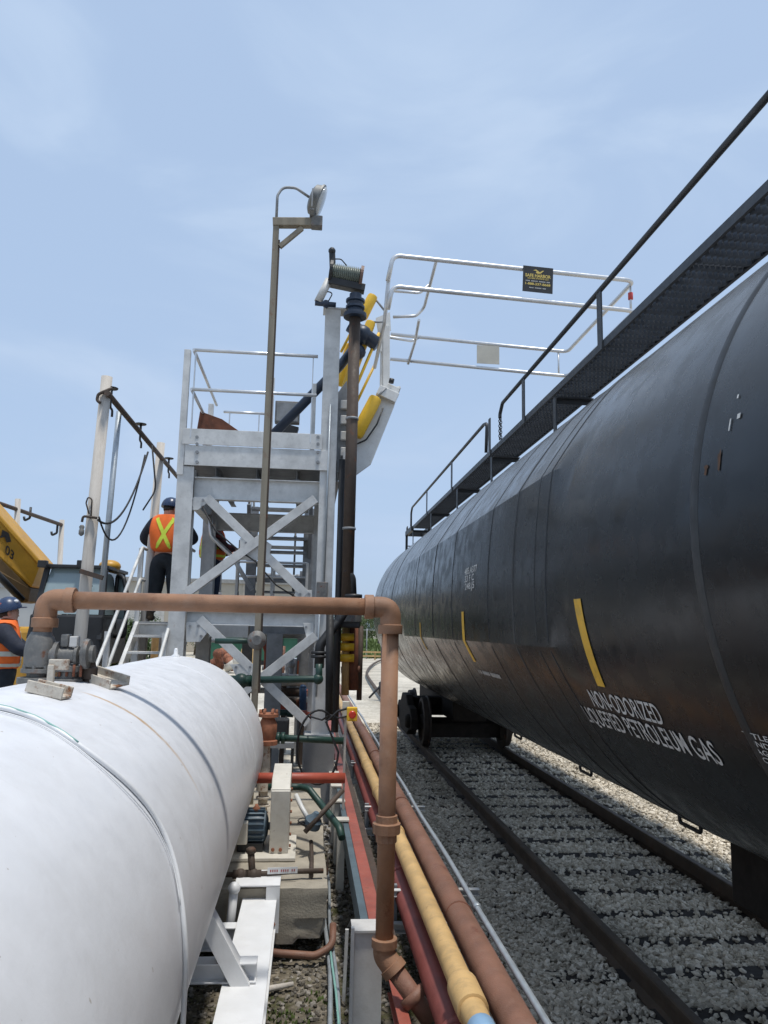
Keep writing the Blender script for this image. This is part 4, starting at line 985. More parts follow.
for z_ in (zl+.75, zl+1.35):
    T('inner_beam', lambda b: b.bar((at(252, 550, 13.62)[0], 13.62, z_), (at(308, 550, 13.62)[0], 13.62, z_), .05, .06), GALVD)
# landing guard rails behind the brace
lr = thing('guard_rail', 'galvanised pipe guard rail with bent end round the tower landing', 'guard rail', (-1.0, 13.2, zl))
for h in (1.05, .8, .45):
    b = MB(); b.tube([(-1.25, 13.3, zl+h), (-.05, 13.3, zl+h)], .022, 8); b.build('rail', ALU, lr)
p0 = at(209, 518, 11.4)
b = MB(); b.tube(fillet([at(210, 515, 11.4), at(211, 536, 11.4), at(232, 556, 11.4), at(252, 590, 11.4)], .15), .032, 10); b.build('bent_rail', ALU, lr)
for X in (-1.25, -.65, -.05):
    b = MB(); b.bar((X, 13.3, zl), (X, 13.3, zl+1.06), .045, .045, (0, 1, 0)); b.build('post', GALV, lr)
# concrete pier and the dark column behind
b = MB(); px0, px1 = at(302, 770, YF-.12)[0], at(334, 770, YF-.12)[0]
b.span((px0, YF-.12, G), (px1, YF+.45, zpier)); tag(b.build('concrete_pier', CONCG, bevel=.015), 'square grey concrete pier under the front leg of the tower', 'pier')
dc = thing('steel_column', 'dark grey steel column with cross beam standing under the tower platform', 'column', (at(273, 690, 10.9)[0], 10.9, G))
b = MB(); b.ibeam((dc.location[0], 10.9, G), (dc.location[0], 10.9, at(273, 634, 10.9)[2]), .22, .24, .016, (0, 1, 0)); b.build('column', GALVD, dc)
b = MB(); b.ibeam(at(250, 627, 10.9), at(312, 627, 10.9), .2, .20, .014); b.build('cross_beam', GALVD, dc)
b = MB(); b.span((at(209, 632, 10.4)[0], 10.4, at(209, 637, 10.4)[2]), (at(248, 632, 10.4)[0], 10.43, at(209, 619, 10.4)[2])); tag(b.build('hanging_plate', GALV), 'flat galvanised plate hanging under the landing beam between brace and lamp post', 'plate')
# things on the platform
b = MB(); Yr = 10.6
A = [at(196, 434, Yr), at(200, 411, Yr), at(222, 419, Yr), at(242, 433, Yr), at(240, 437, Yr), at(198, 437, Yr)]
b.prism(A, (0, .5, 0)); tag(b.build('rusty_box', RUST, bevel=.006), 'heavily rusted slanted steel box lying on the tower platform', 'box')
fl = thing('floodlight', 'grey square floodlight on a dark bracket lying low on the tower platform', 'floodlight', at(288, 432, 10.9))
p = at(287.5, 413, 10.9)
b = MB(); b.box(p, (.36, .12, .33)); b.build('housing', GREYV, fl, bevel=.012)
b = MB(); b.box(p+V((0, -.062, 0)), (.31, .012, .28)); b.build('front_panel', GALVD, fl, bevel=.004)
b = MB(); q = at(287, 431, 10.9); b.prism([q+V((-.16, -.06, -.06)), q+V((.14, -.06, -.06)), q+V((.17, -.06, .05)), q+V((-.05, -.06, .10))], (0, .14, 0)); b.build('bracket', BLACK, fl)
# ------------------------------------------------------------------ loading arm on its rusty riser
YA = 9.45
la = thing('fluid_loader', 'loading arm on a tall rusty riser with dark blue swivel and drum on top', 'loading arm', (at(348, 500, YA)[0], YA, G))
p1 = at(355, 316, YA); p0 = V((p1[0]-.0, YA, 0)); zb_ = at(344, 600, YA)[2]
b = MB(); b.cyl((p1[0], YA, zb_-.0), p1, .074, 20); b.build('riser', RUSTP, la)
b = MB(); b.cyl((p1[0]-.10, YA+.14, zb_-1.6), (p1[0]-.10, YA+.14, p1[2]-1.9), .045, 12); b.build('side_pipe', BLACK, la)
for py in (420, 530):
    b = MB(); z_ = at(350, py, YA)[2]; b.lathe((p1[0], YA, z_), (0, 0, 1), [(.075, 0), (.085, .002), (.085, .03), (.075, .032)], 20); b.build('band', GALVD, la)
b = MB(); b.lathe(p1, (0, 0, 1), [(.09, -.03), (.15, -.025), (.155, .0), (.15, .03), (.10, .04), (.095, .09), (.125, .10), (.125, .13), (.09, .14), (.10, .18), (.125, .19), (.125, .22), (.08, .24), (.08, .30)], 24); b.build('swivel', NAVY, la, sharp=30)
dc_ = at(348, 275, YA); dl = at(331, 272, YA); dr = at(365, 278, YA)
ax = (dr-dl).normalized()
prf = []
for k in range(14): prf += [(.125, .015+.026*k), (.098, .024+.026*k), (.098, .030+.026*k), (.125, .038+.026*k)]
b = MB(); b.lathe(dl, ax, [(.05, 0)]+prf+[(.05, .40)], 24); b.build('spring_drum', M('drum_grey_green', (.22, .25, .22), .5, .1, .15, 8), la, sharp=30)
for t, r_ in ((.0, .155), (.405, .150)):
    b = MB(); b.lathe(dl+ax*t, ax, [(.03, -.02), (r_, -.02), (r_, .02), (.03, .02)], 24, False); b.build('drum_plate', M('drum_plate', (.16, .10, .08), .6, .2, .3, 10) if t else BLACK, la)
b = MB(); b.bar(dl+V((-.02, .0, -.14)), dr+V((.0, 0, -.16)), .14, .10); b.build('cradle', BLACK, la, bevel=.01)
q = at(332, 258, YA); b = MB(); b.bar(at(333, 276, YA), at(332, 250, YA), .08, .05, (0, 1, 0)); b.ball(at(332, 251, YA), .05, 10); b.build('lug_plate', BLACK, la)
b = MB(); b.tube(fillet([at(334, 259, YA), at(341, 259, YA), at(347, 266, YA)], .06), .008, 6); b.build('hose', RUBBER, la)
b = MB(); b.cyl(at(329, 280, YA), at(318, 302, YA), .052, 14); b.build('arm_link', GALV, la)
b = MB(); b.cyl(at(315, 303, YA), at(336, 305, YA), .034, 12); b.ball(at(326, 304, YA), .055, 10); b.build('end_swivel', NAVY, la)
b = MB(); b.tube(fillet([at(322, 300, YA), at(326, 291, YA), at(333, 293, YA), at(328, 302, YA)], .05), .008, 6); b.build('hose', RUBBER, la)
# blue drop arm folded back over the platform
b = MB(); b.tube(fillet([at(366, 333, 10.2), at(340, 366, 10.2), at(272, 436, 10.2)], .1), .065, 14); b.build('drop_arm', NAVY, la)
b = MB(); b.cyl(at(350, 325, 10.0), at(378, 345, 10.0), .10, 16); b.ball(at(362, 335, 10.0), .14, 14); b.ball(at(358, 352, 10.0), .11, 12); b.build('knuckle', NAVY, la)
# elbow, diagonal and drop at the foot
pe = [(p1[0], YA, zb_), (p1[0], YA, zb_-.06)]
b = MB(); b.tube(fillet([at(346, 570, YA-.02), at(352, 578, YA-.02), at(353, 600, YA-.02)], .1), .05, 12); b.lathe(at(353, 594, YA-.02), (0, 0, -1), [(.06, 0), (.115, .005), (.115, .05), (.06, .055)], 18); b.build('branch_elbow', BLACK, la)
b = MB(); b.tube(fillet([at(348, 606, YA-.1), at(338, 622, YA-.1), at(320, 645, YA-.2), at(319, 668, YA-.2)], .12), .058, 14); b.build('diagonal_pipe', BLACK, la)
for py, r_ in ((651, .10), (655, .10)):
    b = MB(); b.lathe(at(319.5, py, YA-.2), (0, 0, -1), [(.05, 0), (r_, .004), (r_, .034), (.05, .038)], 18); b.build('flange', BLACK, la)
b = MB(); b.lathe(at(350, 612, 9.7), (.0, 0, -1), [(.05, -.06), (.13, -.05), (.15, .02), (.15, .12), (.06, .13)], 18); b.build('valve_bonnet', GREYV, la, sharp=30)
b = MB(); b.box(at(348, 624, 9.7), (.3, .2, .10)); b.build('valve_flange', BLACK, la, bevel=.02)
# rusty riser and yellow manifold next to the arm foot
mf = thing('manifold', 'rusty standpipe with yellow valve handles below the loading arm', 'manifold', (at(351, 660, 9.9)[0], 9.9, G))
b = MB(); b.cyl(at(353, 690, 9.9), at(353, 626, 9.9), .07, 14); b.build('standpipe', RUST, mf)
b = MB(); b.cyl(at(359, 700, 10.1), at(361, 626, 10.1), .035, 10); b.build('thin_standpipe', RUSTP, mf)
b = MB(); b.cyl(at(345, 695, 9.85), at(346, 628, 9.85), .05, 12); b.build('yellow_standpipe', YPIPE, mf)
for py in (637, 647, 658):
    b = MB(); p = at(346, py, 9.8); b.cyl(p-V((.10, .02, 0)), p+V((.10, -.02, 0)), .05, 12); b.build('yellow_valve', YEL, mf)
b = MB(); b.cyl(at(341, 670, 9.9), at(360, 669, 9.9), .04, 12); b.build('cross_pipe', BROWN2, mf)
b = MB(); b.tube([at(329, 720, 9.0), at(330, 612, 9.0)], .045, 12); tag(b.build('cable_pipe', RUBBER), 'black vertical cable duct between tower leg and rusty standpipe', 'duct')
# pipework seen through the lower braces
r_ = random.Random(21)
for i, (x0_, y0_, x1_, y1_, Y, r0, mt) in enumerate(((262, 668, 322, 668, 16.0, .05, GALVD), (238, 676, 300, 677, 13.8, .045, GALV), (283, 646, 283, 700, 15.0, .05, BROWN2), (292, 655, 292, 705, 14.2, .04, GALVD), (268, 700, 318, 702, 13.0, .05, RUSTP), (245, 690, 292, 691, 13.4, .05, CREAM), (313, 640, 312, 720, 12.6, .05, GALV), (216, 600, 300, 602, 14.9, .04, GALVD), (258, 575, 312, 577, 14.9, .03, GALVD), (222, 545, 222, 612, 14.8, .03, GALVD), (300, 715, 322, 716, 11.6, .05, REDO), (262, 712, 300, 713, 11.5, .045, GREENP), (240, 540, 241, 612, 15.2, .02, BLACK), (296, 520, 294, 612, 15.2, .02, BLACK), (207, 640, 260, 641, 15.6, .05, GALVD))):
    A_, B_ = at(x0_, y0_, Y), at(x1_, y1_, Y)
    if abs(x1_-x0_) < 4: B_ = V((A_[0], A_[1], B_[2]))
    b = MB(); b.cyl(A_, B_, r0, 10)
    for q in (.2, .75):
        p = A_*(1-q)+B_*q; b.lathe(p-(B_-A_).normalized()*.05, B_-A_, [(r0*.9, 0), (r0*1.45, .004), (r0*1.45, .09), (r0*.9, .094)], 10)
    tag(b.build('pipe_length', mt), 'small bore pipe of the pipework seen through the tower braces', 'pipe', 'pipework behind the tower braces')
for i, (px, py, Y) in enumerate(((292, 690, 13.8), (276, 708, 12.2), (306, 704, 12.9), (251, 684, 13.2))):
    p = at(px, py, Y); vt = thing('gate_valve', 'small gate valve among the pipework seen through the tower braces', 'valve', p, 'gate valves behind the tower braces')
    b = MB(); b.ball(p, .10, 12); b.cyl(p-V((.16, 0, 0)), p+V((.16, 0, 0)), .07, 10); b.cyl(p, p+V((0, 0, .22)), .03, 8); b.build('valve_body', (GREYV, REDO, RUST, GREENP)[i], vt)
    b = MB(); b.tube([p+V((.10*math.cos(t), .10*math.sin(t), .22)) for t in [k*math.pi/8 for k in range(17)]], .014, 6, False); b.build('handwheel', (RUST, BLACK, REDO, RUST)[i], vt)
# conduit and junction box on the front leg, cable hung along the brace
jb = thing('junction_box', 'small grey junction box with conduit on the right leg of the tower', 'junction box', (XRt, YF-.02, fz(560, 322)))
p = at(322, 590, YF-.03); b = MB(); b.box(p, (.14, .07, .2)); b.build('box', GREYV, jb, bevel=.008)
b = MB(); b.tube([p+V((.02, 0, .1)), p+V((.03, .0, 2.4))], .014, 8); b.build('conduit', CONDU, jb)
b = MB(); b.tube([p+V((-.02, 0, -.1)), p+V((-.03, .0, -1.3))], .014, 8); b.build('conduit', CONDU, jb)
b = MB(); b.tube([at(202, 506, YF-.02), at(215, 530, YF-.04), at(236, 548, YF-.03), at(256, 562, YF-.02), at(276, 585, YF-.03), at(300, 600, YF-.02)], .011, 6); tag(b.build('brace_cable', RUBBER), 'black cable tied along the upper brace of the tower', 'cable')
# ------------------------------------------------------------------ gangway with cage
Y1, Y2 = 9.0, 11.6; YM = 10.3
gw = thing('gangway', 'white gangway with yellow spring cylinders holding an aluminium cage over the tank car', 'gangway', at(362, 465, YM))
def gt(name, pts, r, mat=ALU, fl=.12, par=gw): b = MB(); b.tube(fillet(pts, fl), r, 10); return b.build(name, mat, par)
zt_ = (at(405, 253, Y1)[2]+at(397, 337, Y2)[2])/2; zm_ = (at(400, 283, Y1)[2]+at(392, 362, Y2)[2])/2
xr_a = at(634, 281, Y1)[0]
dzr = -.13     # the cage sags slightly towards its free end
xA = at(393, 262, Y1)[0]
gt('top_rail', [(xA-.06, Y1+.0, zt_-.35), (xA+.0, Y1, zt_), (xr_a, Y1, zt_+dzr), (xr_a, Y2, zt_+dzr), (xA+.25, Y2, zt_)], .029)
gt('mid_rail', [(xA-.05, Y1+.02, zm_-.3), (xA-.0, Y1, zm_), (xr_a, Y1, zm_+dzr), (xr_a, Y2, zm_+dzr), (xA+.25, Y2, zm_)], .029)
for X, Y in ((xr_a-.0, Y1+.12), (xr_a-.15, Y2)): gt('cage_post', [(X, Y, zm_+dzr), (X, Y, zt_+dzr)], .016)
gt('near_post', [(xA-.05, Y1, zt_-.3), (xA-.06, Y1+.35, zm_-.35), (xA-.1, YM, zm_-.62)], .026)
gt('gate_rail', [at(437, 258, Y1+.1), at(424, 308, YM), at(416, 316, YM), at(393, 317, YM)], .022)
gt('gate_rail', [at(394, 291, YM), at(420, 293, YM), at(429, 285, YM)], .020)
gt('gate_post', [at(419, 320, YM+.2), at(415, 342, Y2-.3), at(408, 364, Y2)], .022)
gt('far_rail', [at(388, 337, YM+.4), at(412, 341, Y2), at(418, 338, Y2)], .022)
b = MB(); p = at(488, 360, Y2-.03); b.box((p[0], Y2-.035, (zt_+zm_)/2-.06), (.37, .006, (zt_-zm_)*.74)); b.build('blank_panel', M('blank_panel', (.46, .44, .38), .6), gw)
# sign on the near rails
sg = at(538, 279.5, Y1-.04); tilt = math.atan2(dzr, xr_a-xA)
sgo = thing('gangway_sign', 'small black sign with gold lettering fixed to the near rails of the gangway cage', 'sign', V((sg[0], Y1-.035, sg[2])))
sw, sh = .395, .35
b = MB(); Rm = Matrix.Rotation(-tilt, 3, 'Y'); b.box(V(sgo.location), (sw, .006, sh), Rm); b.build('sign_plate', BLACK, sgo)
GOLD = M('gold_lettering', (.62, .47, .12), .45, 0, .05, 8)
def sign_text(s, zc, h, w, bold=.015, mat=GOLD):
    vs, fs, wid, cap = text_mesh(s, bold); b = MB(); c = V(sgo.location)
    b.add([c+Rm @ V((-w/2+v[0]/wid*w, -.0045, zc+v[1]/cap*h)) for v in vs], fs); return b.build('lettering', mat, sgo)
sign_text('SAFE HARBOR', .028, .042, .335, .03); sign_text('ACCESS SYSTEMS LLC', .002, .016, .28, .03)
sign_text('1-888-237-8668', -.080, .030, .33, .03)
b = MB(); c = V(sgo.location)
for (za, x0_, x1_, n_) in ((-.034, -.16, .16, 22), (-.125, -.11, .11, 15)):
    for k in range(n_):
        if k % 7 == 4: continue
        x = x0_+(x1_-x0_)*k/n_; w_ = (x1_-x0_)/n_*.6
        b.add([c+Rm @ V((x, -.0045, za)), c+Rm @ V((x+w_, -.0045, za)), c+Rm @ V((x+w_, -.0045, za+.014)), c+Rm @ V((x, -.0045, za+.014))], [(0, 1, 2, 3)])
b.build('lettering', M('pale_lettering', (.55, .55, .52), .5), sgo)
b = MB(); b.add([c+Rm @ V((x, -.0045, z)) for x, z in ((-.07, .118), (-.03, .135), (.005, .112), (.02, .10), (.06, .128), (.075, .125), (.035, .085), (-.005, .078), (-.03, .088), (-.02, .108), (-.04, .118))], [tuple(range(11))]); b.build('emblem', GOLD, sgo)
# red and white clip on the end post
b = MB(); p = V((xr_a, Y1+.12, (zt_+zm_)/2+dzr+.05)); b.lathe(p, (0, 0, 1), [(.018, -.05), (.032, -.045), (.032, .045), (.018, .05)], 12); b.build('red_clip', M('red_clip', (.55, .06, .05), .5), gw)
# white arms, folded treads, cylinders
WARM = M('white_gangway_paint', (.68, .68, .66), .45, 0, .06, 6, dirt=.3, dcol=(.4, .38, .34))
b = MB(); b.bar(at(386, 396, YM-.2), at(386, 326, YM-.2), .10, .10, (0, 1, 0)); b.build('upright', WARM, gw, bevel=.008)
b = MB(); b.bar(at(382, 396, YM+.5), at(383, 320, YM+.5), .07, .07, (0, 1, 0)); b.build('upright', WARM, gw, bevel=.008)
b = MB(); b.prism([at(x, y, YM-.15) for x, y in ((376, 318), (390, 312), (391, 330), (379, 338))], (0, .03, 0)); b.build('bracket_plate', WARM, gw); b = MB(); b.prism([at(x, y, YM+.4) for x, y in ((374, 338), (388, 330), (388, 350), (378, 352))], (0, .03, 0)); b.build('bracket_plate', WARM, gw)
def arm_side(Y):
    b = MB(); b.prism([at(x, y, Y) for x, y in ((356, 440), (380, 396), (388, 383), (400, 388), (394, 407), (371, 464), (356, 475), (343, 476), (343, 452))], (0, .05, 0)); b.build('arm_plate', WARM, gw, bevel=.006)
arm_side(YM-.45); arm_side(YM+.45)
for k in range(7):
    q = k/6; a = at(360+28*q, 446-48*q, YM); t = MB(); t.box(a, (.26, .86, .035), Matrix.Rotation(R(-12), 3, 'Y')); t.build('folded_tread', WARM, gw, bevel=.005)
b = MB(); b.bar(at(378, 390, YM-.5), at(397, 399, YM-.5), .10, .14); b.build('hinge_block', WARM, gw, bevel=.01)
b = MB(); b.cyl(at(391, 383, YM-.5), at(392, 379, YM-.5), .035, 12); b.build('stop_knob', BLACK, gw)
def ycyl(a, c, r, Y, rod=None):
    A, B = at(*a, Y), at(*c, Y); d = (B-A).normalized(); L_ = (B-A).length
    b = MB(); b.lathe(A, d, [(r*.5, -.015), (r*.9, 0), (r, .03), (r, L_-.03), (r*.85, L_), (r*.4, L_+.015)], 18); o = b.build('spring_cylinder', YEL, gw, sharp=40)
    if rod:
        b = MB(); b.cyl(A, at(*rod, Y), .016, 8); b.build('rod', GALVD, o)
ycyl((376, 398), (356, 436), .088, YM-.55, (386, 388))
ycyl((373, 296), (362, 318), .075, YM-.1, (384, 310)); ycyl((371, 322), (345, 392), .07, YM-.2, (384, 322)); ycyl((350, 345), (340, 385), .07, YM+.3)
gt('yellow_rod', [at(379, 333, YM-.3), at(346, 410, YM-.3)], .022, YEL); gt('yellow_rod', [at(377, 360, YM+.1), at(346, 425, YM+.1)], .02, YEL); gt('yellow_rod', [at(360, 315, YM+.2), at(341, 352, YM+.2)], .02, YEL)
b = MB(); b.prism([at(x, y, YM-.3) for x, y in ((336, 395), (347, 380), (349, 472), (336, 472))], (0, .6, 0)); b.build('pivot_frame', GALVD, gw, bevel=.01)
for k, py in enumerate((405, 420, 436, 452)):
    b = MB(); b.box(at(345, py, YM-.34), (.12, .06, .12)); b.build('latch_block', GALV, gw, bevel=.01)
b = MB(); b.tube(fillet([at(352, 446, YM-.52), at(366, 440, YM-.52), at(377, 424, YM-.52), at(383, 408, YM-.52)], .1), .012, 6); b.build('chain', BLACK, gw)
# ------------------------------------------------------------------ floodlight post
YL = 8.3
lp = thing('lamp_post', 'tall tarnished square lamp post with a floodlight on a short top arm', 'lamp post', (at(258, 690, YL)[0], YL, G))
# measured lean is the lens; the post stands plumb
Xp = at(266, 450, YL)[0]
ztop = at(277, 220, YL)[2]
b = MB(); b.bar((Xp, YL, G), (Xp, YL, ztop), .068, .068, (0, 1, 0)); b.build('post', LAMPP, lp, bevel=.008)
b = MB(); b.bar((Xp+.043, YL, G+1.6), (Xp+.043, YL, ztop-.25), .016, .03, (0, 1, 0)); b.build('cable_strip', RUSTP, lp)
za = at(300, 224, YL)[2]; xe = at(322, 224, YL)[0]
b = MB(); b.bar((Xp-.04, YL, ztop-.04), (xe, YL, ztop-.0), .09, .10); b.build('arm', LAMPP, lp, bevel=.006)
b = MB(); b.bar((Xp+.05, YL, ztop-.33), (Xp+.30, YL, ztop-.08), .05, .05, (0, 1, 0)); b.build('arm_brace', LAMPP, lp)
h = at(315, 200, YL); 
hd = M('floodlight_casting', (.20, .20, .19), .5, .3, .2, 10)
b = MB(); rot = Matrix.Rotation(R(20), 3, 'Y')
b.lathe(h+rot @ V((-.06, 0, 0)), rot @ V((1, 0, 0)), [(.05, .0), (.13, .01), (.17, .035), (.185, .10), (.20, .105), (.20, .125), (.18, .127)], 28); b.build('lamp_head', hd, lp, sharp=35)
b = MB(); b.lathe(h+rot @ V((.067, 0, 0)), rot @ V((1, 0, 0)), [(.18, 0), (.17, .02), (.08, .035), (.01, .04)], 28); b.build('lens', M('lamp_glass', (.45, .47, .48), .15), lp)
b = MB(); b.bar(h+V((-.03, -.215, 0)), V((h[0]-.03, YL-.215, ztop+.06)), .05, .012, (1, 0, 0)); b.bar(h+V((-.03, .215, 0)), V((h[0]-.03, YL+.215, ztop+.06)), .05, .012, (1, 0, 0)); b.bar((h[0]-.03, YL-.2, ztop+.055), (h[0]-.03, YL+.2, ztop+.055), .05, .012); b.build('yoke', GALVD, lp)
b = MB(); b.box((xe-.06, YL, ztop-.0), (.13, .12, .13)); b.build('end_clamp', GREYV, lp, bevel=.01)
b = MB(); b.tube(fillet([(Xp+.0, YL-.03, ztop), (Xp+.0, YL-.03, at(277, 197, YL)[2]), at(283, 187, YL), at(296, 188, YL), at(309, 197, YL)], .12), .016, 8); b.build('flexible_conduit', GALVD, lp)
p = V((Xp, YL, at(258, 640, YL)[2])); b = MB(); b.lathe(p+V((0, -.055, 0)), (0, -1, 0), [(.10, 0), (.10, .02), (.06, .03), (.05, .06)], 16); b.build('pipe_clamp', GREYV, lp)
b = MB(); b.cyl(at(215, 641, YL+.1), at(262, 641, YL+.1), .03, 10); tag(b.build('crossing_pipe', GREENP), 'short dark green pipe at the clamp on the lamp post', 'pipe')
# ------------------------------------------------------------------ pole frames with pipe headers
def pole(name, base, top, r, label, group=None):
    o = MB(); o.tube([base, base*.5+top*.5, top], [r*1.1, r, r*.92], 12)
    return tag(o.build(name, POLE), label, 'pole', group)
Yq = 8.6
pt = at(107, 377, Yq); pb = at(80, 640, Yq); d = (pb-pt); pb = pt+d*((G-pt[2])/d[2])
pole('timber_pole', pb, pt, .068, 'tall leaning pale pole in front of the yellow machine')
Yq2 = 11.8; pt2 = at(161, 443, Yq2); pb2 = at(154, 520, Yq2); pb2 = pt2+(pb2-pt2)*((G-pt2[2])/(pb2[2]-pt2[2]))
pole('timber_pole', pb2, pt2, .068, 'pale pole standing behind the worker in the blue helmet')
ha = at(103, 388, Yq-.1); hb = at(172, 466, 13.1); hb[0] = ha[0]+ (hb[0]-ha[0])
hp = thing('pipe_header', 'dark sprinkler pipe with small valves spanning the tops of the two near pale poles', 'pipe', (ha[0], 10.5, ha[2]))
zH = at(108, 396, Yq)[2]; xH = at(110, 394, Yq)[0]
A = V((xH, Yq-.12, zH)); B = V((xH, 13.6, zH-.03))
b = MB(); b.cyl(A, B, .034, 10); b.build('header_pipe', RUSTP, hp)
for Y in (8.65, 10.2, 12.3):
    b = MB(); p = V((xH, Y, zH)); b.cyl(p, p+V((0, 0, .10)), .016, 8); b.lathe(p+V((0, 0, .10)), (0, 0, 1), [(.07, 0), (.075, .012), (.02, .02)], 14); b.build('sprinkler_head', BLACK, hp)
    b = MB(); b.tube(fillet([p+V((0, 0, 0)), p+V((0, .0, -.12)), p+V((-.0, .1, -.12)), p+V((0, .1, -.2))], .04), .014, 8); b.build('drop_valve', BLACK, hp)
b = MB(); p = at(103, 392, Yq-.08); b.tube(fillet([p+V((.1, 0, .05)), p, p+V((-.05, 0, -.03)), p+V((-.06, 0, -.10)), p+V((-.02, 0, -.13))], .04), .017, 10); tag(b.build('pipe_clamp', RUSTP), 'rusty pipe clamp with hook at the top of the leaning pale pole', 'clamp')
b = MB(); b.cyl(at(119, 412, 9.3), at(101, 600, 9.0), .034, 10); tag(b.build('downpipe', CONDU), 'slim grey conduit slanting down beside the leaning pale pole', 'conduit')
def sag(a, c, drop, n=16): 
    return [a*(1-t)+c*t-V((0, 0, drop*4*t*(1-t))) for t in [k/n for k in range(n+1)]]
b = MB(); b.tube(sag(at(148, 452, 10.2), at(98, 520, Yq-.1), .35), .013, 6); tag(b.build('hanging_cable', RUBBER), 'black cable sagging from the overhead pipe to the hook on the pole', 'cable', )
b = MB(); b.tube(sag(at(145, 455, 10.2), at(99, 517, Yq-.1), .62), .011, 6); tag(b.build('hanging_cable', RUBBER), 'lower of the two black cables sagging under the overhead pipe', 'cable')
b = MB(); b.tube(fillet([at(152, 445, 10.6), at(156, 490, 10.6), at(143, 510, 10.4)], .3), .012, 6); tag(b.build('hanging_cable', RUBBER), 'black cable end hanging straight down beside the worker in blue helmet', 'cable')
hk = thing('lantern_hook', 'small dark lantern hook with wire loop on the leaning pale pole', 'hook', at(86, 522, Yq-.1))
b = MB(); b.tube(fillet([at(97, 518, Yq-.08), at(83, 516, Yq-.08), at(82, 522, Yq-.08)], .03), .014, 8); b.build('hook', RUSTP, hk)
b = MB(); p = at(82, 525, Yq-.08); b.lathe(p, (0, 0, -1), [(.015, 0), (.03, .02), (.022, .05), (.03, .055), (.03, .1), (.01, .12)], 10); b.build('lamp', GREYV, hk)
b = MB(); b.tube(fillet([at(89, 514, Yq-.08), at(86, 503, Yq-.08), at(88, 497, Yq-.08), at(92, 499, Yq-.08), at(91, 518, Yq-.08)], .05), .008, 6); b.build('wire_loop', RUSTP, hk)
b = MB(); b.bar(at(80, 571, Yq-.09), at(103, 578, Yq-.09), .04, .05); tag(b.build('pole_band', RUSTP), 'rusty strap tying the slanting conduit to the leaning pale pole', 'strap')
# far pole frame
Ya, Yb2 = 18.5, 20.6
for (px0, py0, px1, py1, Y, lb) in ((18, 499, 15, 560, Ya, 'left one of the two distant pale poles behind the yellow boom'), (62, 520, 57, 620, Yb2, 'right one of the two distant pale poles above the machine cab')):
    a = at(px0, py0, Y); c = at(px1, py1, Y); c = a+(c-a)*((G-a[2])/(c[2]-a[2])); pole('timber_pole', c, a, .07, lb)
b = MB(); b.cyl(at(-22, 496, 17.0), at(62, 525, Yb2), .05, 8)
tag(b.build('pipe_header', RUSTP), 'distant dark pipe on the two pale poles behind the yellow boom', 'pipe')
for i, (px, py, Y) in enumerate(((30, 516, 19.2), (57, 531, 20.4))):
    p = at(px, py, Y); b = MB(); b.tube(fillet([p+V((0, 0, .22)), p+V((0, 0, -.05)), p+V((-.12, 0, -.12)), p+V((-.14, 0, -.02))], .05), .03, 8); tag(b.build('pipe_hook', BLACK), ('small dark hook hanging midway under the distant pipe', 'small dark hook hanging by the right end of the distant pipe')[i], 'hook')
# ------------------------------------------------------------------ telehandler
YT = 10.9
th = thing('telehandler', 'yellow telehandler with dark glazed cab and raised boom beyond the white tank', 'telehandler', (at(70, 640, YT)[0], YT+1, G))
GLASS = M('cab_glass', (.26, .33, .345), .06, 0, .1, 2, spec=.8)  # pale base colour paints in the sky reflected by the panes
def X_(px, Y=YT): return at(px, 620, Y)[0]
def Z_(py, px=75, Y=YT): return at(px, py, Y)[2]
cx0, cx1 = X_(31), X_(101); cz1 = Z_(566); cz0 = Z_(640)
def H(name, f, mat, bevel=.01, par=th): b = MB(); f(b); return b.build(name, mat, par, bevel=bevel)
ft = V((0, .28, 0))
c = [(cx0, YT, cz0), (cx1, YT, cz0), (cx1-.05, YT+.22, cz1), (cx0+.09, YT+.22, cz1)]
back = [(cx0, YT+1.35, cz0), (cx1, YT+1.35, cz0), (cx1-.05, YT+1.25, cz1), (cx0+.09, YT+1.25, cz1)]
for i, j in ((0, 3), (1, 2)):
    H('cab_pillar', lambda b: b.bar(c[i], c[j], .07, .07, (0, 1, 0)), BLACK); H('cab_pillar', lambda b: b.bar(back[i], back[j], .07, .07, (0, 1, 0)), BLACK)
H('cab_roof', lambda b: b.span((cx0+.04, YT+.14, cz1-.02), (cx1+.01, YT+1.35, cz1+.03)), BLACK, .012)
H('roof_dome', lambda b: b.ball(((cx0+cx1)/2+.35, YT+.7, cz1+.06), .16, 16, (1, 1, .6)), YMACH, 0)
H('windscreen', lambda b: b.prism([V(c[0])+V((.05, .03, .35)), V(c[1])+V((-.05, .03, .35)), V(c[2])+V((-.04, .03, -.02)), V(c[3])+V((.04, .03, -.02))], (0, .012, 0)), GLASS, 0)
H('side_window', lambda b: b.prism([V(c[1])+V((-.01, .1, .35)), V(back[1])+V((-.01, -.1, .35)), V(back[2])+V((.0, -.1, -.05)), V(c[2])+V((.0, .1, -.05))], (.012, 0, 0)), GLASS, 0)
H('cab_base', lambda b: b.span((cx0-.02, YT-.02, cz0-.35), (cx1+.03, YT+1.4, cz0+.34)), BLACK, .03)
H('rear_wall', lambda b: b.span((cx0+.1, YT+1.24, cz0+.3), (cx1-.06, YT+1.27, cz1-.05)), BLACK, 0)
H('seat', lambda b: b.span((cx0+.3, YT+.7, cz0+.3), (cx0+.75, YT+.85, cz1-.25)), M('grey_seat', (.12, .13, .14), .8), .05)
H('steering_wheel', lambda b: b.tube([V((cx0+.52+.17*math.cos(t), YT+.42+.07*math.sin(t), cz0+.62+.14*math.sin(t))) for t in [k*math.pi/10 for k in range(21)]], .016, 6, False), BLACK, 0)
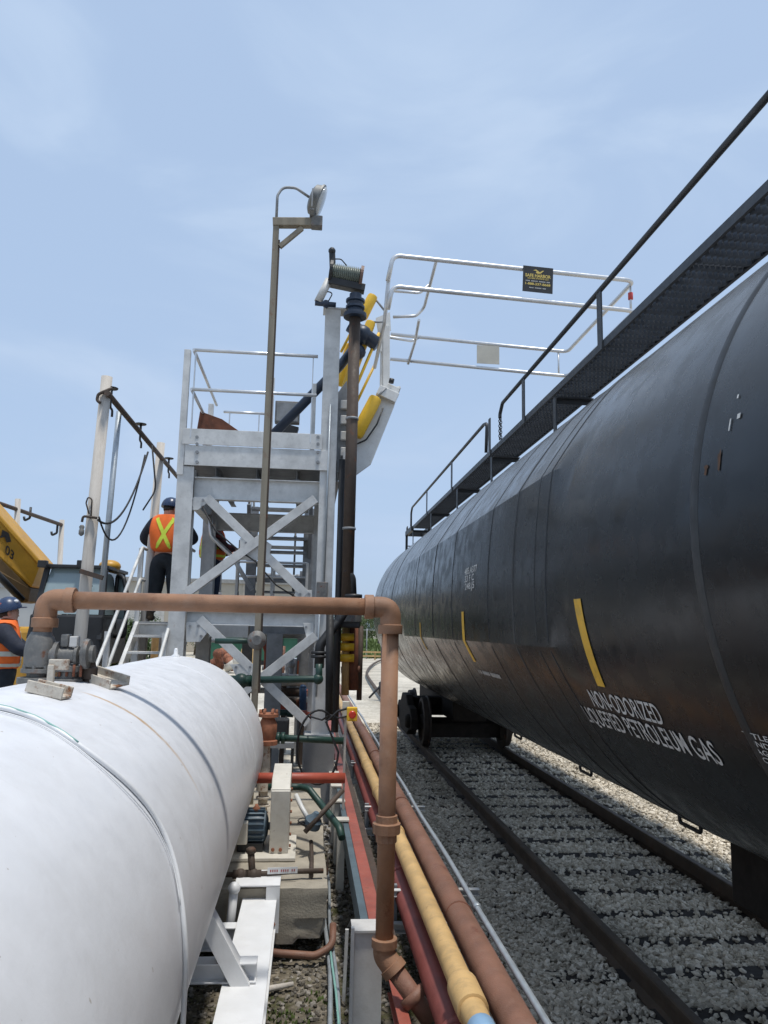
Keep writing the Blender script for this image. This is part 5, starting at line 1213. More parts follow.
for px, nm in ((43, 'work_light'), (82, 'work_light')):
    H(nm, lambda b: b.box(at(px, 564, YT+.1), (.12, .10, .10)), BLACK, .01)
# side door frame and mirror to the right of the cab
dx0, dx1 = X_(100), X_(117)
H('open_door', lambda b: b.tube(fillet([(dx0+.02, YT+.7, cz0+.15), (dx0+.02, YT+.7, cz1-.05), (dx1-.08, YT+.55, cz1-.12), (dx1, YT+.5, cz1-.38), (dx1, YT+.5, cz0+.05), (dx0+.02, YT+.7, cz0+.05)], .08), .032, 8), BLACK, 0)
H('door_glass', lambda b: b.prism([(dx0+.04, YT+.70, cz0+.3), (dx1-.03, YT+.51, cz0+.3), (dx1-.03, YT+.51, cz1-.38), (dx1-.09, YT+.55, cz1-.16), (dx0+.04, YT+.70, cz1-.08)], (0, .01, 0)), GLASS, 0)
H('wiper', lambda b: b.bar(V(c[0])+V((.45, .05, .36)), V(c[0])+V((.75, .10, .75)), .012, .012), BLACK, 0)
# boom: deep box section rising to the left and towards the back
b = MB()
e = [at(41, 563, YT+.9), at(-16, 499, YT+.1), at(-60, 450, YT-.4)]
f_ = [at(31, 589, YT+.9), at(-16, 542, YT+.1), at(-60, 505, YT-.4)]
w = V((.0, -.55, 0))
H('boom', lambda q: q.prism([e[0], e[2], f_[2], f_[0]], -w), YMACH, .05)
H('boom_rib', lambda q: q.prism([e[0]+V((0, -.02, .03)), e[2]+V((0, -.02, .03)), e[2]+V((0, -.02, -.06)), e[0]+V((0, -.02, -.06))], V((0, .6, 0))), YMACH, .02)
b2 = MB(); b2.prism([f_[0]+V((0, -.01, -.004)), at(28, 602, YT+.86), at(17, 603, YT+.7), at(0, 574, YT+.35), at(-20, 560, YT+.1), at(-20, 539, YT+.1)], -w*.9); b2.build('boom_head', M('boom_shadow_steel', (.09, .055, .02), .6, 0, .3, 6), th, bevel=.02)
H('boom_cylinder', lambda q: q.cyl(at(-20, 556, YT-.25), at(22, 600, YT+.3), .05, 14), BLACK, 0)
DEC = M('black_decal', (.02, .02, .02), .5)
def onboom(u, v, off=.012):
    t = u; a = e[2]*(1-t)+e[0]*t; g_ = f_[2]*(1-t)+f_[0]*t; p = a*(1-v)+g_*v
    nrm = (e[0]-e[2]).cross(f_[2]-e[2]).normalized()
    if nrm[1] > 0: nrm = -nrm
    return p+nrm*off
vs, fs, wd, cap = text_mesh('C', .02); b = MB(); b.add([onboom(.52+.06*v[0]/wd, .52-.30*v[1]/cap) for v in vs], fs); b.build('lettering', DEC, th)
vs, fs, wd, cap = text_mesh('03', .02); b = MB(); b.add([onboom(.66+.09*v[0]/wd, .72-.24*v[1]/cap) for v in vs], fs); b.build('lettering', DEC, th)
b = MB(); b.add([onboom(u, v) for u, v in ((.60, .25), (.66, .16), (.70, .30), (.66, .44), (.63, .36), (.585, .52), (.60, .38))], [tuple(range(7))]); b.build('decal', DEC, th)
# chassis, hood and wheels
H('engine_hood', lambda b: b.span((X_(-10), YT+.3, G+.7), (X_(35), YT+2.6, Z_(628))), YMACH, .08)
H('chassis', lambda b: b.span((X_(5), YT-.4, G+.45), (X_(104), YT+2.8, G+.95)), YMACH, .05)
TYRE = M('tyre', (.016, .016, .016), .85, 0, .3, 8, .5, 30)
for px, Y in ((108, YT+.1), (108, YT+2.5), (6, YT+.1), (6, YT+2.5)):
    x = X_(px)
    b = MB(); b.lathe((x-.2, Y, G+.58), (1, 0, 0), [(.28, 0), (.46, .0), (.56, .05), (.58, .10), (.58, .30), (.56, .35), (.46, .40), (.28, .40)], 32); wh = b.build('wheel', TYRE, th, sharp=40)
    b = MB(); b.lathe((x-.12, Y, G+.58), (1, 0, 0), [(.05, 0), (.27, .02), (.27, .24), (.05, .26)], 20); b.build('rim', YMACH, wh, sharp=30)
# ------------------------------------------------------------------ people
SKIN = M('skin', (.42, .24, .17), .55, 0, .08, 12)
HIVIS = M('hi_vis_orange', (.85, .16, .025), .75, 0, .1, 14, .3, 60)
LIME = M('hi_vis_lime_tape', (.62, .75, .06), .55, 0, .05, 14)
SILVER = M('silver_tape', (.55, .55, .48), .4, 0, .05, 14)
DARKC = M('dark_navy_cloth', (.020, .024, .038), .85, 0, .3, 9, .4, 50)
JEANS = M('blue_jeans', (.022, .036, .07), .85, 0, .3, 9, .4, 50)
CHARC = M('charcoal_trousers', (.018, .022, .028), .85, 0, .35, 9, .4, 50)
HELM = M('dark_blue_helmet', (.025, .045, .10), .3, 0, .1, 5)
BOOT = M('work_boot', (.06, .04, .025), .8, 0, .2, 9)
HAIR = M('dark_hair', (.02, .015, .01), .7, 0, .2, 30)
def plaid():
    mt = M('plaid_flannel', (.16, .025, .025), .85, 0, .1, 9); nt = mt.node_tree; N = nt.nodes; L = nt.links; b = N['Principled BSDF']
    old = b.inputs['Base Color'].links[0].from_socket; g = N.new('ShaderNodeTexCoord')
    sp = N.new('ShaderNodeSeparateXYZ'); L.new(g.outputs['Object'], sp.inputs[0]); last = old
    for ax in (0, 2):
        m_ = N.new('ShaderNodeMath'); m_.operation = 'MULTIPLY'; m_.inputs[1].default_value = 13; L.new(sp.outputs[ax], m_.inputs[0])
        f = N.new('ShaderNodeMath'); f.operation = 'FRACT'; L.new(m_.outputs[0], f.inputs[0]); q = N.new('ShaderNodeMath'); q.operation = 'LESS_THAN'; q.inputs[1].default_value = .42; L.new(f.outputs[0], q.inputs[0])
        h = N.new('ShaderNodeMath'); h.operation = 'MULTIPLY'; h.inputs[1].default_value = .7; L.new(q.outputs[0], h.inputs[0])
        x = N.new('ShaderNodeMix'); x.data_type = 'RGBA'; L.new(h.outputs[0], x.inputs[0]); L.new(last, x.inputs[6]); x.inputs[7].default_value = (.012, .012, .014, 1); last = x.outputs[2]
    L.new(last, b.inputs['Base Color']); return mt
PLAID = plaid()
def skin_mesh(name, chains, mat, parent, sub=2):
    """chains: lists of (point, radius); a point shared by chains is one joint"""
    vs, rads, es, idx = [], [], [], {}
    for ch in chains:
        prev = None
        for p, r in ch:
            k = tuple(round(c, 4) for c in p)
            if k not in idx: idx[k] = len(vs); vs.append(p); rads.append(tuple(q*(1.22 if q > .02 else 1.) for q in r) if isinstance(r, tuple) else ((r*1.22, r*1.22) if r > .02 else (r, r)))
            if prev is not None and prev != idx[k]: es.append((prev, idx[k]))
            prev = idx[k]
    me = bpy.data.meshes.new(name); me.from_pydata([tuple(v) for v in vs], es, []); me.materials.append(mat)
    o = bpy.data.objects.new(name, me); COL.objects.link(o); o.parent = parent
    s = o.modifiers.new('skin', 'SKIN'); s.use_smooth_shade = True
    for i, r in enumerate(rads): me.skin_vertices[0].data[i].radius = r
    for i in range(len(vs)): me.skin_vertices[0].data[i].use_root = (i == 0)
    q = o.modifiers.new('sub', 'SUBSURF'); q.levels = sub; q.render_levels = sub
    return o
def person(label, loc, heading, H, arms, legs, shirt, trousers, tape, helm=HELM, head_pitch=0., head_yaw=0., back_x=True, lean=0., bulk=1., drop=0., face=True, helm_sticker=False):
    """local axes: x = right hand side, y = facing, z up; heading turns about z"""
    rt = thing('person', label, 'person', loc); rt.rotation_euler = (0, 0, heading)
    k = H/1.78
    S = lambda x, y, z: V((x*k, (y+lean*max(0, z-.95))*k, z*k))
    pel, wai, che, nek, hd = S(0, 0, .96), S(0, .0, 1.12), S(0, -.01, 1.36), S(0, -.01, 1.53-drop), S(0, .015, 1.58-drop)
    hc = S(0, .03, 1.68-drop)
    Rh = Matrix.Rotation(head_yaw, 3, 'Z') @ Matrix.Rotation(head_pitch, 3, 'X')
    hp = lambda x, y, z: hc+Rh @ V((x*k, y*k, z*k))
    body = [[(pel, .13*k), (wai, .12*k), (che, .135*k), (nek, .055*k), (hp(0, -.01, -.07), .07*k), (hp(0, 0, .0), (.082*k, .095*k)), (hp(0, -.005, .075), .075*k)]]
    nose = [(hp(0, 0, .0), (.082*k, .095*k)), (hp(0, .10, -.02), .016*k)]
    body.append(nose)
    shirtc, trc = [[(pel+V((0, 0, .03)), .15*k*bulk), (wai, .145*k*bulk), (che, .165*k*bulk), (nek-V((0, 0, .03*k)), .075*k)]], [[(wai, .138*k*bulk), (pel, .15*k*bulk)]]
    for s, (el, wr, fd) in zip((-1, 1), arms):
        sh = S(s*.19*bulk, -.01, 1.44); E, W_ = S(el[0]*bulk, *el[1:]), S(*wr)
        body.append([(che, .135*k), (sh, .055*k), (E, .042*k), (W_, .030*k)])
        shirtc.append([(che, .165*k), (sh, .078*k*bulk), (E, .06*k*bulk), (E*.15+W_*.85, .046*k)])
        d = V(fd).normalized(); sd = d.cross(V((0, 0, 1))); 
        sd = sd.normalized() if sd.length > .1 else V((1, 0, 0))
        u = sd.cross(d).normalized(); palm = W_+d*.06*k
        body.append([(W_, .030*k), (palm, (.036*k, .02*k))])
        for i, (off, ln) in enumerate(((-.03, .07), (-.010, .085), (.010, .08), (.03, .06))):
            p1 = palm+d*.035*k+sd*off*k; p2 = p1+(d*.8-u*.3)*ln*.5*k; p3 = p2+(d*.4-u*.8)*ln*.5*k
            body.append([(palm, (.036*k, .02*k)), (p1, .010*k), (p2, .009*k), (p3, .008*k)])
        body.append([(palm, (.036*k, .02*k)), (palm-sd*s*.045*k+d*.01*k, .011*k), (palm-sd*s*.055*k+d*.045*k, .009*k)])
    for s, (kn, an) in zip((-1, 1), legs):
        hip = S(s*.095*bulk, 0, .90); K, A = S(*kn), S(*an)
        body.append([(pel, .13*k), (hip, .085*k), (K, .058*k), (A, .042*k)])
        trc.append([(pel, .15*k), (hip, .108*k*bulk), (K, .078*k*bulk), (A+V((0, 0, .02*k)), .066*k)])
    skin_mesh('body', body, SKIN, rt)
    skin_mesh('shirt', shirtc, shirt, rt); skin_mesh('trousers', trc, trousers, rt)
    ve = skin_mesh('vest', [[(S(0, 0, .98), (.185*k*bulk, .165*k*bulk)), (S(0, 0, 1.15), (.18*k*bulk, .16*k*bulk)), (S(0, -.01, 1.38), (.205*k*bulk, .18*k*bulk)), (S(0, -.01, 1.53), (.19*k*bulk, .13*k))]]+[[(S(0, -.01, 1.38), (.205*k*bulk, .18*k*bulk)), (S(s*.165*bulk, -.01, 1.47), .115*k)] for s in (-1, 1)], HIVIS, rt)
    def tape_strip(pts, w, m_):
        b = MB(); n = 16; vs = []
        P = [V(p) for p in pts]; segs = len(P)-1
        for i in range(n*segs+1):
            t = i/n; j = min(int(t), segs-1); q = t-j; a, c = P[j], P[j+1]; p = a*(1-q)+c*q; d = (c-a).normalized(); nn = V((p[0]*.25, p[1], 0)).normalized() if abs(p[1]) > .05 else V((p[0], p[1], 0)).normalized(); sd = d.cross(nn).normalized()
            vs += [p-sd*w/2, p+sd*w/2]
        b.add(vs, [(2*i, 2*i+2, 2*i+3, 2*i+1) for i in range(len(vs)//2-1)], True)
        me = bpy.data.meshes.new('reflective_tape'); me.from_pydata([tuple(v) for v in b.v], [], b.f); me.materials.append(m_)
        o = bpy.data.objects.new('reflective_tape', me); COL.objects.link(o); o.parent = rt
        sw = o.modifiers.new('wrap', 'SHRINKWRAP'); sw.target = ve; sw.offset = .008; sw.wrap_method = 'NEAREST_SURFACEPOINT'
    if back_x:
        tape_strip([S(-.14, -.22, 1.54), S(.13, -.26, 1.02)], .055*k, LIME); tape_strip([S(.14, -.22, 1.54), S(-.13, -.26, 1.02)], .055*k, LIME)
        tape_strip([S(-.13, .20, 1.47), S(-.13, .24, 1.02)], .05*k, LIME); tape_strip([S(.13, .20, 1.47), S(.13, .24, 1.02)], .05*k, LIME)
    else:
        for z in (1.06, 1.20):
            tape_strip([S(.26*math.sin(a), .24*math.cos(a), z) for a in [q*math.pi/6 for q in range(13)]], .055*k, tape)
        tape_strip([S(-.12, .20, 1.47), S(-.12, .24, 1.02)], .05*k, tape); tape_strip([S(.12, .20, 1.47), S(.12, .24, 1.02)], .05*k, tape)
        tape_strip([S(-.12, -.22, 1.47), S(-.12, -.24, 1.02)], .05*k, tape); tape_strip([S(.12, -.22, 1.47), S(.12, -.24, 1.02)], .05*k, tape)
    def kid(b, name, m_, sharp=None):
        o = b.build(name, m_, None, sharp=sharp)
        mw = o.location.copy(); o.parent = rt; o.location = mw; return o
    b = MB(); ax = Rh @ V((0, -.08, 1)); b.lathe(hp(0, -.005, .035), ax, [(.142*k, -.02), (.145*k, 0), (.14*k, .035*k), (.125*k, .075*k), (.095*k, .115*k), (.05*k, .138*k), (.004, .145*k)], 24)
    br = [hp(.12*math.sin(a), .09+.10*math.cos(a), .03-.012*math.cos(a)) for a in [q*math.pi/8-math.pi/2 for q in range(9)]]
    b.prism(br, ax*.012); kid(b, 'helmet', helm, 40)
    b = MB(); b.lathe(hp(0, -.02, -.055), ax, [(.076*k, 0), (.088*k, .03*k), (.092*k, .09*k)], 18); kid(b, 'hair', HAIR)
    if face:
        for s in (-1, 1):
            b = MB(); b.ball(hp(s*.033, .088, .005), .011*k, 8); kid(b, 'eye', BLACK)
            b = MB(); b.ball(hp(s*.086, -.005, -.01), .03*k, 8, (.4, .7, 1.1)); kid(b, 'ear', SKIN)
        b = MB(); b.ball(hp(0, .088, -.058), .022*k, 8, (1.1, .4, .35)); kid(b, 'mouth', M('lips', (.30, .11, .09), .5))
    if helm_sticker:
        for s in (-1, 1):
            for yy, zz_, m_ in ((.02, .085, WHITE), (-.07, .10, REDO), (.08, .11, WHITE)):
                b = MB(); b.ball(hp(s*.105*(1-.4*abs(yy)*8*.5), yy, zz_), .026*k, 8, (.5, 1.1, .8)); kid(b, 'sticker', m_)
    for s, (kn, an) in zip((-1, 1), legs):
        A = S(*an); b = MB(); b.ball(A+V((0, .05*k, -.035*k)), .06*k, 12, (.8, 2.0, .8)); b.tube([A+V((0, 0, -.05*k)), A+V((0, 0, .08*k))], .055*k, 12); kid(b, 'boot', BOOT)
    return rt
std = [((-.1, .02, .5), (-.11, -.02, .08)), ((.1, .02, .5), (.11, -.02, .08))]
# worker at the top of the stair, seen from behind
pA = at(163, 617, 11.75)
person('worker from behind in orange vest with lime cross and dark helmet on the stair landing', V((pA[0], 11.75, .06)), R(-8), 1.80,
       [((-.34, .10, 1.22), (-.30, .34, 1.12), (0.3, 1, -.1)), ((.30, .14, 1.22), (.14, .38, 1.20), (-.3, 1, .1))], [((-.15, .03, .5), (-.19, -.02, .08)), ((.13, .02, .5), (.17, -.02, .08))], DARKC, CHARC, LIME, head_pitch=R(-14), head_yaw=R(-25), bulk=1.22, drop=.0)
# worker behind the tower leg in plaid
pB = at(210, 600, 12.6)
person('worker in red plaid shirt half hidden behind the left leg of the tower', V((pB[0], 12.6, .06)), R(-75), 1.76,
       [((-.30, .12, 1.20), (-.24, .36, 1.15), (0, 1, 0)), ((.30, .12, 1.20), (.2, .36, 1.18), (0, 1, 0))], std, PLAID, JEANS, LIME, helm=M('white_helmet', (.6, .6, .6), .3), back_x=False, bulk=1.2)
# worker at the left edge reaching to the valve
pC = at(-1, 690, 9.0); zt = at(8, 598, 9.0)[2]
pcz = zt-1.80
person('worker in orange vest and stickered dark helmet at the left edge reaching towards the machine', V((pC[0], 9.0, pcz)), R(-68), 1.76,
       [((-.24, .22, 1.24), (-.16, .50, 1.20), (.2, 1, .0)), ((.30, .16, 1.24), (.22, .46, 1.22), (0, 1, .0))], std, DARKC, CHARC, SILVER, head_pitch=R(12), back_x=False, helm_sticker=True, bulk=1.12, drop=.02)
wp_ = thing('work_platform', 'dark low work platform that the left edge worker stands on beside the white tank', 'platform', (pC[0], 9.1, G))
b = MB(); b.span((pC[0]-1.2, 8.4, pcz-.09), (pC[0]+.5, 9.6, pcz-.0)); b.build('deck', GALVD, wp_)
for dx in (-1.1, .4):
    for Y in (8.5, 9.5): b = MB(); b.bar((pC[0]+dx, Y, G), (pC[0]+dx, Y, pcz-.09), .08, .08, (0, 1, 0)); b.build('leg', GALVD, wp_)
# ------------------------------------------------------------------ far background
WALLB = M('beige_cladding', (.47, .42, .34), .8, 0, .06, .4, dirt=.25, dcol=(.33, .30, .26))
WIN = M('dark_window_glass', (.03, .035, .04), .15, 0, .1, 1)
YW = 70
wh = thing('warehouse', 'long low beige warehouse with flat roof far behind the tower', 'warehouse', (-25, YW+10, G))
zw = at(250, 584, YW)[2]; xe = at(326, 600, YW)[0]
b = MB(); b.span((-70, YW, G), (xe, YW+25, zw)); b.build('wall', WALLB, wh)
b = MB(); b.span((-70.2, YW-.2, zw+.002), (xe+.2, YW+25.2, zw+.35)); b.build('parapet', M('parapet_trim', (.30, .29, .27), .7), wh)
for i, x in enumerate(range(-66, int(xe)-2, 6)):
    b = MB(); b.span((x, YW-.06, G), (x+.25, YW-.01, zw-.02)); b.build('pilaster', WALLB, wh)
for x in (-58, -40, -28, -16, -10, -4):
    b = MB(); b.span((x, YW-.05, G+.2), (x+3.2, YW-.012, G+3.8)); b.build('dock_door', M('dock_door_paint', (.5, .49, .46), .6), wh)
# left nearer building strip
w2 = thing('shed', 'pale grey shed wall at the left edge behind the yellow boom', 'shed', (-24, 46, G))
b = MB(); z2 = at(15, 588, 45)[2]; x2 = at(36, 600, 45)[0]
b.span((-45, 45, G), (x2, 55, z2)); b.build('wall', M('pale_grey_cladding', (.40, .41, .41), .8, 0, .06, .5), w2)
b = MB(); b.span((-45, 44.8, z2+.002), (x2+.2, 55, z2+.25)); b.build('roof_edge', GALVD, w2)
# leaves
def leaf_cloud(name, blobs, n, size, mat, parent, seed=1):
    r_ = np.random.RandomState(seed); P = []; 
    per = [max(8, int(n*b_[3]**2/sum(q[3]**2 for q in blobs))) for b_ in blobs]
    for (x, y, z, r), k in zip(blobs, per):
        d = r_.normal(size=(k, 3)); d /= np.linalg.norm(d, axis=1)[:, None]
        P.append(np.array([x, y, z])+d*(r*r_.uniform(.45, 1.08, (k, 1)))*np.array([1, 1, .85]))
    P = np.concatenate(P); n = len(P)
    a = r_.normal(size=(n, 3)); a /= np.linalg.norm(a, axis=1)[:, None]; c = np.cross(a, r_.normal(size=(n, 3))); c /= np.linalg.norm(c, axis=1)[:, None]
    s = size*r_.uniform(.5, 1.3, (n, 1)); 
    vs = np.stack([P-a*s, P-c*s*.5, P+a*s, P+c*s*.5], 1).reshape(-1, 3)
    off = V((0, 0, 0)); q = parent
    while q is not None: off += q.location; q = q.parent
    vs = vs-np.array(off)
    me = bpy.data.meshes.new(name); me.vertices.add(4*n); me.vertices.foreach_set('co', vs.reshape(-1).astype(np.float32))
    me.loops.add(4*n); me.loops.foreach_set('vertex_index', np.arange(4*n, dtype=np.int32)); me.polygons.add(n); me.polygons.foreach_set('loop_start', np.arange(0, 4*n, 4, dtype=np.int32))
    me.update(calc_edges=True); me.materials.append(mat); o = bpy.data.objects.new(name, me); COL.objects.link(o); o.parent = parent; return o
def leafm(name, a, c):
    mt = bpy.data.materials.new(name); mt.use_nodes = True; nt = mt.node_tree; N = nt.nodes; L = nt.links; b = N['Principled BSDF']; b.inputs['Roughness'].default_value = .6
    g = N.new('ShaderNodeNewGeometry'); r = N.new('ShaderNodeValToRGB'); L.new(g.outputs['Random Per Island'], r.inputs['Fac']); e = r.color_ramp.elements; e[0].color = (*a, 1); e[1].color = (*c, 1); L.new(r.outputs[0], b.inputs['Base Color']); return mt
LEAF = [leafm('leaf_dark', (.025, .055, .015), (.07, .12, .03)), leafm('leaf_mid', (.04, .075, .02), (.10, .15, .04)), leafm('leaf_pale', (.06, .085, .03), (.13, .17, .06))]
def tree(x, y, h, w, label, k, group='trees beyond the yard', trunk=True):
    t = thing('tree', label, 'tree', (x, y, G), group); r_ = random.Random(int(x*31+y*7)); 
    b = MB(); b.tube([(x, y, G), (x+.1, y, G+h*.3), (x+.2*r_.uniform(-1, 1), y, G+h*.7)], [h*.03, h*.022, h*.01], 8)
    for q in range(4):
        a = q*1.6+r_.random(); b.tube([(x, y, G+h*(.28+.08*q)), (x+w*.35*math.cos(a), y+w*.35*math.sin(a), G+h*(.5+.08*q))], [h*.012, h*.005], 6)
    b.build('trunk', BARK, t)
    bl = [(x+r_.uniform(-.36, .36)*w, y+r_.uniform(-.36, .36)*w, G+h*r_.uniform(.32, .88), w*r_.uniform(.14, .26)) for _ in range(15)]
    leaf_cloud('crown', bl, 2600, h*.022, LEAF[k], t, int(abs(x*13+y)))
LB = ['dark green full tree beyond the far fence behind the brown standpipe', 'mid green tree beyond the far fence behind the brown standpipe', 'pale green bushy tree beyond the far fence behind the brown standpipe']
def xat(px, Y): return at(px, 630, Y)[0]
for i, (px, Y, top) in enumerate(((346, 93, 612), (352, 95, 611), (362, 88, 614), (371, 92, 610), (381, 90, 613), (393, 96, 611), (404, 92, 614))):
    h = at(px, top, Y)[2]-G; tree(xat(px, Y), Y, h, h*1.0, LB[i % 3], i % 3)
for i, (px, Y, top) in enumerate(((120, 60, 612), (140, 62, 610), (196, 62, 608), (214, 60, 612), (232, 63, 607), (252, 60, 612), (275, 62, 609), (297, 60, 611), (318, 62, 608), (336, 64, 611))):
    h = at(px, top, Y)[2]-G; tree(xat(px, Y), Y, h, h*1.1, ['dark green tree in the row before the warehouse seen under the tower', 'mid green tree in the row before the warehouse seen under the tower', 'pale green tree in the row before the warehouse seen under the tower'][i % 3], i % 3, 'trees before the warehouse')
# shrub behind the stair
for px, Y, h, lb in ((124, 15.5, 2.45, 'leafy green shrub left of the stair behind the handrail'), (142, 17, 2.2, 'lower green shrub behind the stair treads')):
    x = xat(px, Y); t = thing('shrub', lb, 'shrub', (x, Y, G)); r_ = random.Random(px)
    b = MB()
    for q in range(5): b.tube([(x, Y, G), (x+r_.uniform(-.3, .3), Y+r_.uniform(-.3, .3), G+h*.75)], [.03, .012], 6)
    b.build('stem', BARK, t)
    leaf_cloud('foliage', [(x+r_.uniform(-.35, .35), Y+r_.uniform(-.35, .35), G+h*r_.uniform(.35, .9), r_.uniform(.18, .32)) for _ in range(12)], 1900, .07, LEAF[1], t, px)
# grass slope and far fence
def slope():
    b = MB(); y0, y1 = 62, 84
    n = 30; vs = []
    for i in range(n+1):
        x = 1+26*i/n
        for (y, z) in ((y0, G), (y0+6, G+.35), (y0+14, G+1.0), (y1, G+1.2), (y1+30, G+.9)): vs.append((x, y, z+.1*math.sin(i*1.7+y)))
    b.add(vs, [(i*5+j, (i+1)*5+j, (i+1)*5+j+1, i*5+j+1) for i in range(n) for j in range(4)], True)
    return struct(b.build('grass_bank', M('grass_bank', (.10, .14, .04), .9, 0, .4, .8, .6, 20)))
slope()
pts = []
r_ = random.Random(5)
for _ in range(1500):
    y = 61+20*r_.random(); x = 1.5+13*r_.random(); z = G+max(0, (y-62)/14*.9); pts.append((x, y, z-.05))
blades('tall_grass', pts, .45, .03, GRASSM, 4)
fe = thing('guard_fence', 'low pale yellow two rail fence along the foot of the grass bank', 'fence', (xat(370, 58), 58, G))
for py in (652, 656):
    b = MB(); z = at(368, py, 58)[2]; b.bar((2, 58, z), (14, 58, z), .06, .12); b.build('rail', YPIPE, fe)
for i in range(5):
    x = 2.5+2.6*i; b = MB(); b.bar((x, 58.1, G), (x, 58.1, at(368, 651, 58)[2]), .1, .1, (0, 1, 0)); b.build('post', YPIPE, fe)
cf = thing('wire_fence', 'thin grey wire fence posts with top rail before the far trees', 'fence', (xat(367, 60), 60, G))
b = MB(); z = at(367, 630, 60)[2]; b.cyl((1.5, 60, z), (14, 60, z), .03, 6); b.build('top_rail', GALVD, cf)
for i in range(5):
    x = xat(367, 60)-3.2+3.2*i; b = MB(); b.cyl((x, 60, G), (x, 60, z+.1), .045, 8); b.build('post', GALVD, cf)
# slim dark switch mast right of the standpipe
sm_ = thing('switch_stand', 'slim black switch stand mast with lever beside the curved rail', 'switch stand', on_ground(383, 700))
Ym = sm_.location[1]
b = MB(); b.cyl((sm_.location[0], Ym, G), at(382, 636, Ym), .05, 8); b.build('mast', BLACK, sm_)
b = MB(); b.lathe(at(383, 687, Ym), (0, 0, 1), [(.05, -.25), (.14, -.2), (.14, .15), (.05, .2)], 10); b.build('gear_box', BLACK, sm_)
b = MB(); b.cyl(at(382, 684, Ym), at(369, 698, Ym), .035, 8); b.build('lever', BLACK, sm_)
b = MB(); b.box(at(382, 639, Ym), (.28, .03, .3)); b.build('target', BLACK, sm_)
# yard clutter behind the tower
gc = thing('skip', 'dark green steel skip container behind the tower braces', 'skip', (xat(255, 48), 48.5, G))
x0, x1 = at(205, 650, 48)[0], at(299, 650, 48)[0]; zt2 = at(250, 637, 48)[2]
b = MB(); b.prism([(x0, 48, G+.25), (x1, 48, G+.25), (x1+.1, 48, zt2), (x0-.1, 48, zt2)], (0, 2.2, 0)); b.build('bin', GREENC, gc, bevel=.02)
for i in range(7):
    x = x0+.1+(x1-x0-.2)*i/6; b = MB(); b.bar((x, 47.97, G+.25), (x, 47.97, zt2-.05), .08, .06, (0, 1, 0)); b.build('rib', GREENC, gc)
b = MB(); b.bar((x0-.15, 47.96, zt2), (x1+.15, 47.96, zt2), .10, .12); b.build('top_rim', GREENC, gc)
b = MB(); b.span((x0, 48.1, G), (x1, 48.3, G+.25)); b.build('skid', BLACK, gc)
for i, px in enumerate((242.5, 247, 251.5)):
    p = at(px, 668, 43); zt3 = at(px, 648, 43)[2]; hh = zt3-G
    lb = ('leftmost of the three yellow gas cylinders by the green skip', 'middle one of the three yellow gas cylinders by the green skip', 'rightmost of the three yellow gas cylinders by the green skip')[i]
    t = thing('gas_cylinder', lb, 'gas cylinder', (p[0], 43, G), 'yellow gas cylinders')
    b = MB(); b.lathe((p[0], 43, G), (0, 0, 1), [(.12, 0), (.13, .02), (.13, hh*.88), (.10, hh*.96), (.04, hh)], 14); b.build('cylinder', YPIPE, t)
    b = MB(); b.lathe((p[0], 43, G+hh), (0, 0, 1), [(.06, 0), (.07, .03), (.07, .12), (.03, .14)], 10); b.build('valve_cap', RUST, t)
for i, px in enumerate((155, 164)):
    Y = 13.6; p = at(px, 660, Y); zt3 = at(px, 634, Y)[2]
    b = MB(); b.lathe((p[0], Y, G), (0, 0, 1), [(.08, 0), (.08, zt3-G-.03), (.05, zt3-G)], 14); tag(b.build('bollard', YPIPE, sharp=40), ('left of the two yellow bollards seen through the stair treads', 'right of the two yellow bollards seen through the stair treads')[i], 'bollard')
cb = thing('control_cabinet', 'white cabinet with orange front panel behind the tower leg', 'cabinet', (xat(298, 14.5), 14.5, G))
p0, p1 = at(285, 676, 14.5), at(313, 659, 14.5)
b = MB(); b.span((p0[0], 14.5, p0[2]), (p1[0], 14.9, p1[2])); b.build('back_board', WHITE, cb, bevel=.01)
q0, q1 = at(297, 675, 14.4), at(307.5, 661, 14.4); b = MB(); b.span((q0[0], 14.40, q0[2]), (q1[0], 14.495, q1[2])); b.build('panel', M('faded_orange_panel', (.45, .13, .05), .55, 0, .1, 8), cb, bevel=.01)
for px, py in ((291, 664), (291, 671), (310, 667), (310, 672)):
    b = MB(); p = at(px, py, 14.44); b.box(p, (.08, .08, .08)); b.build('meter', BLACK, cb, bevel=.01)
for px in (287, 311): b = MB(); x = at(px, 670, 14.6)[0]; b.bar((x, 14.6, G), (x, 14.6, p0[2]), .07, .07, (0, 1, 0)); b.build('leg', GALVD, cb)
rk = thing('pipe_rack', 'low storage rack of rusty pipes and timbers behind the tower leg', 'rack', (xat(296, 13.2), 13.2, G))
for i, (py, mt) in enumerate(((682, CREAM), (692, RUSTP), (700, POLE), (707, RUSTP))):
    b = MB(); b.cyl(at(281, py, 13.2), at(306, py, 13.2), .07, 10); b.build('stored_pipe', mt, rk)
for px in (284, 303): b = MB(); x = at(px, 690, 13.4)[0]; b.bar((x, 13.4, G), (x, 13.4, at(px, 678, 13.4)[2]), .08, .08, (0, 1, 0)); b.build('upright', RUSTP, rk)
b = MB(); b.cyl(at(303, 712, 12.8), at(303, 688, 12.8), .06, 12); b.ball(at(303, 688, 12.8), .06, 10); tag(b.build('blue_standpipe', M('blue_paint', (.03, .08, .18), .5)), 'short bright blue standpipe beside the front tower leg', 'standpipe')
b = MB(); b.tube(fillet([at(267, 675, 12.5), at(268, 652, 12.5), at(265, 642, 12.5), at(262, 640, 12.5)], .08), .06, 10); tag(b.build('orange_hose', REDO), 'orange hose end hanging beside the lamp post clamp', 'hose')
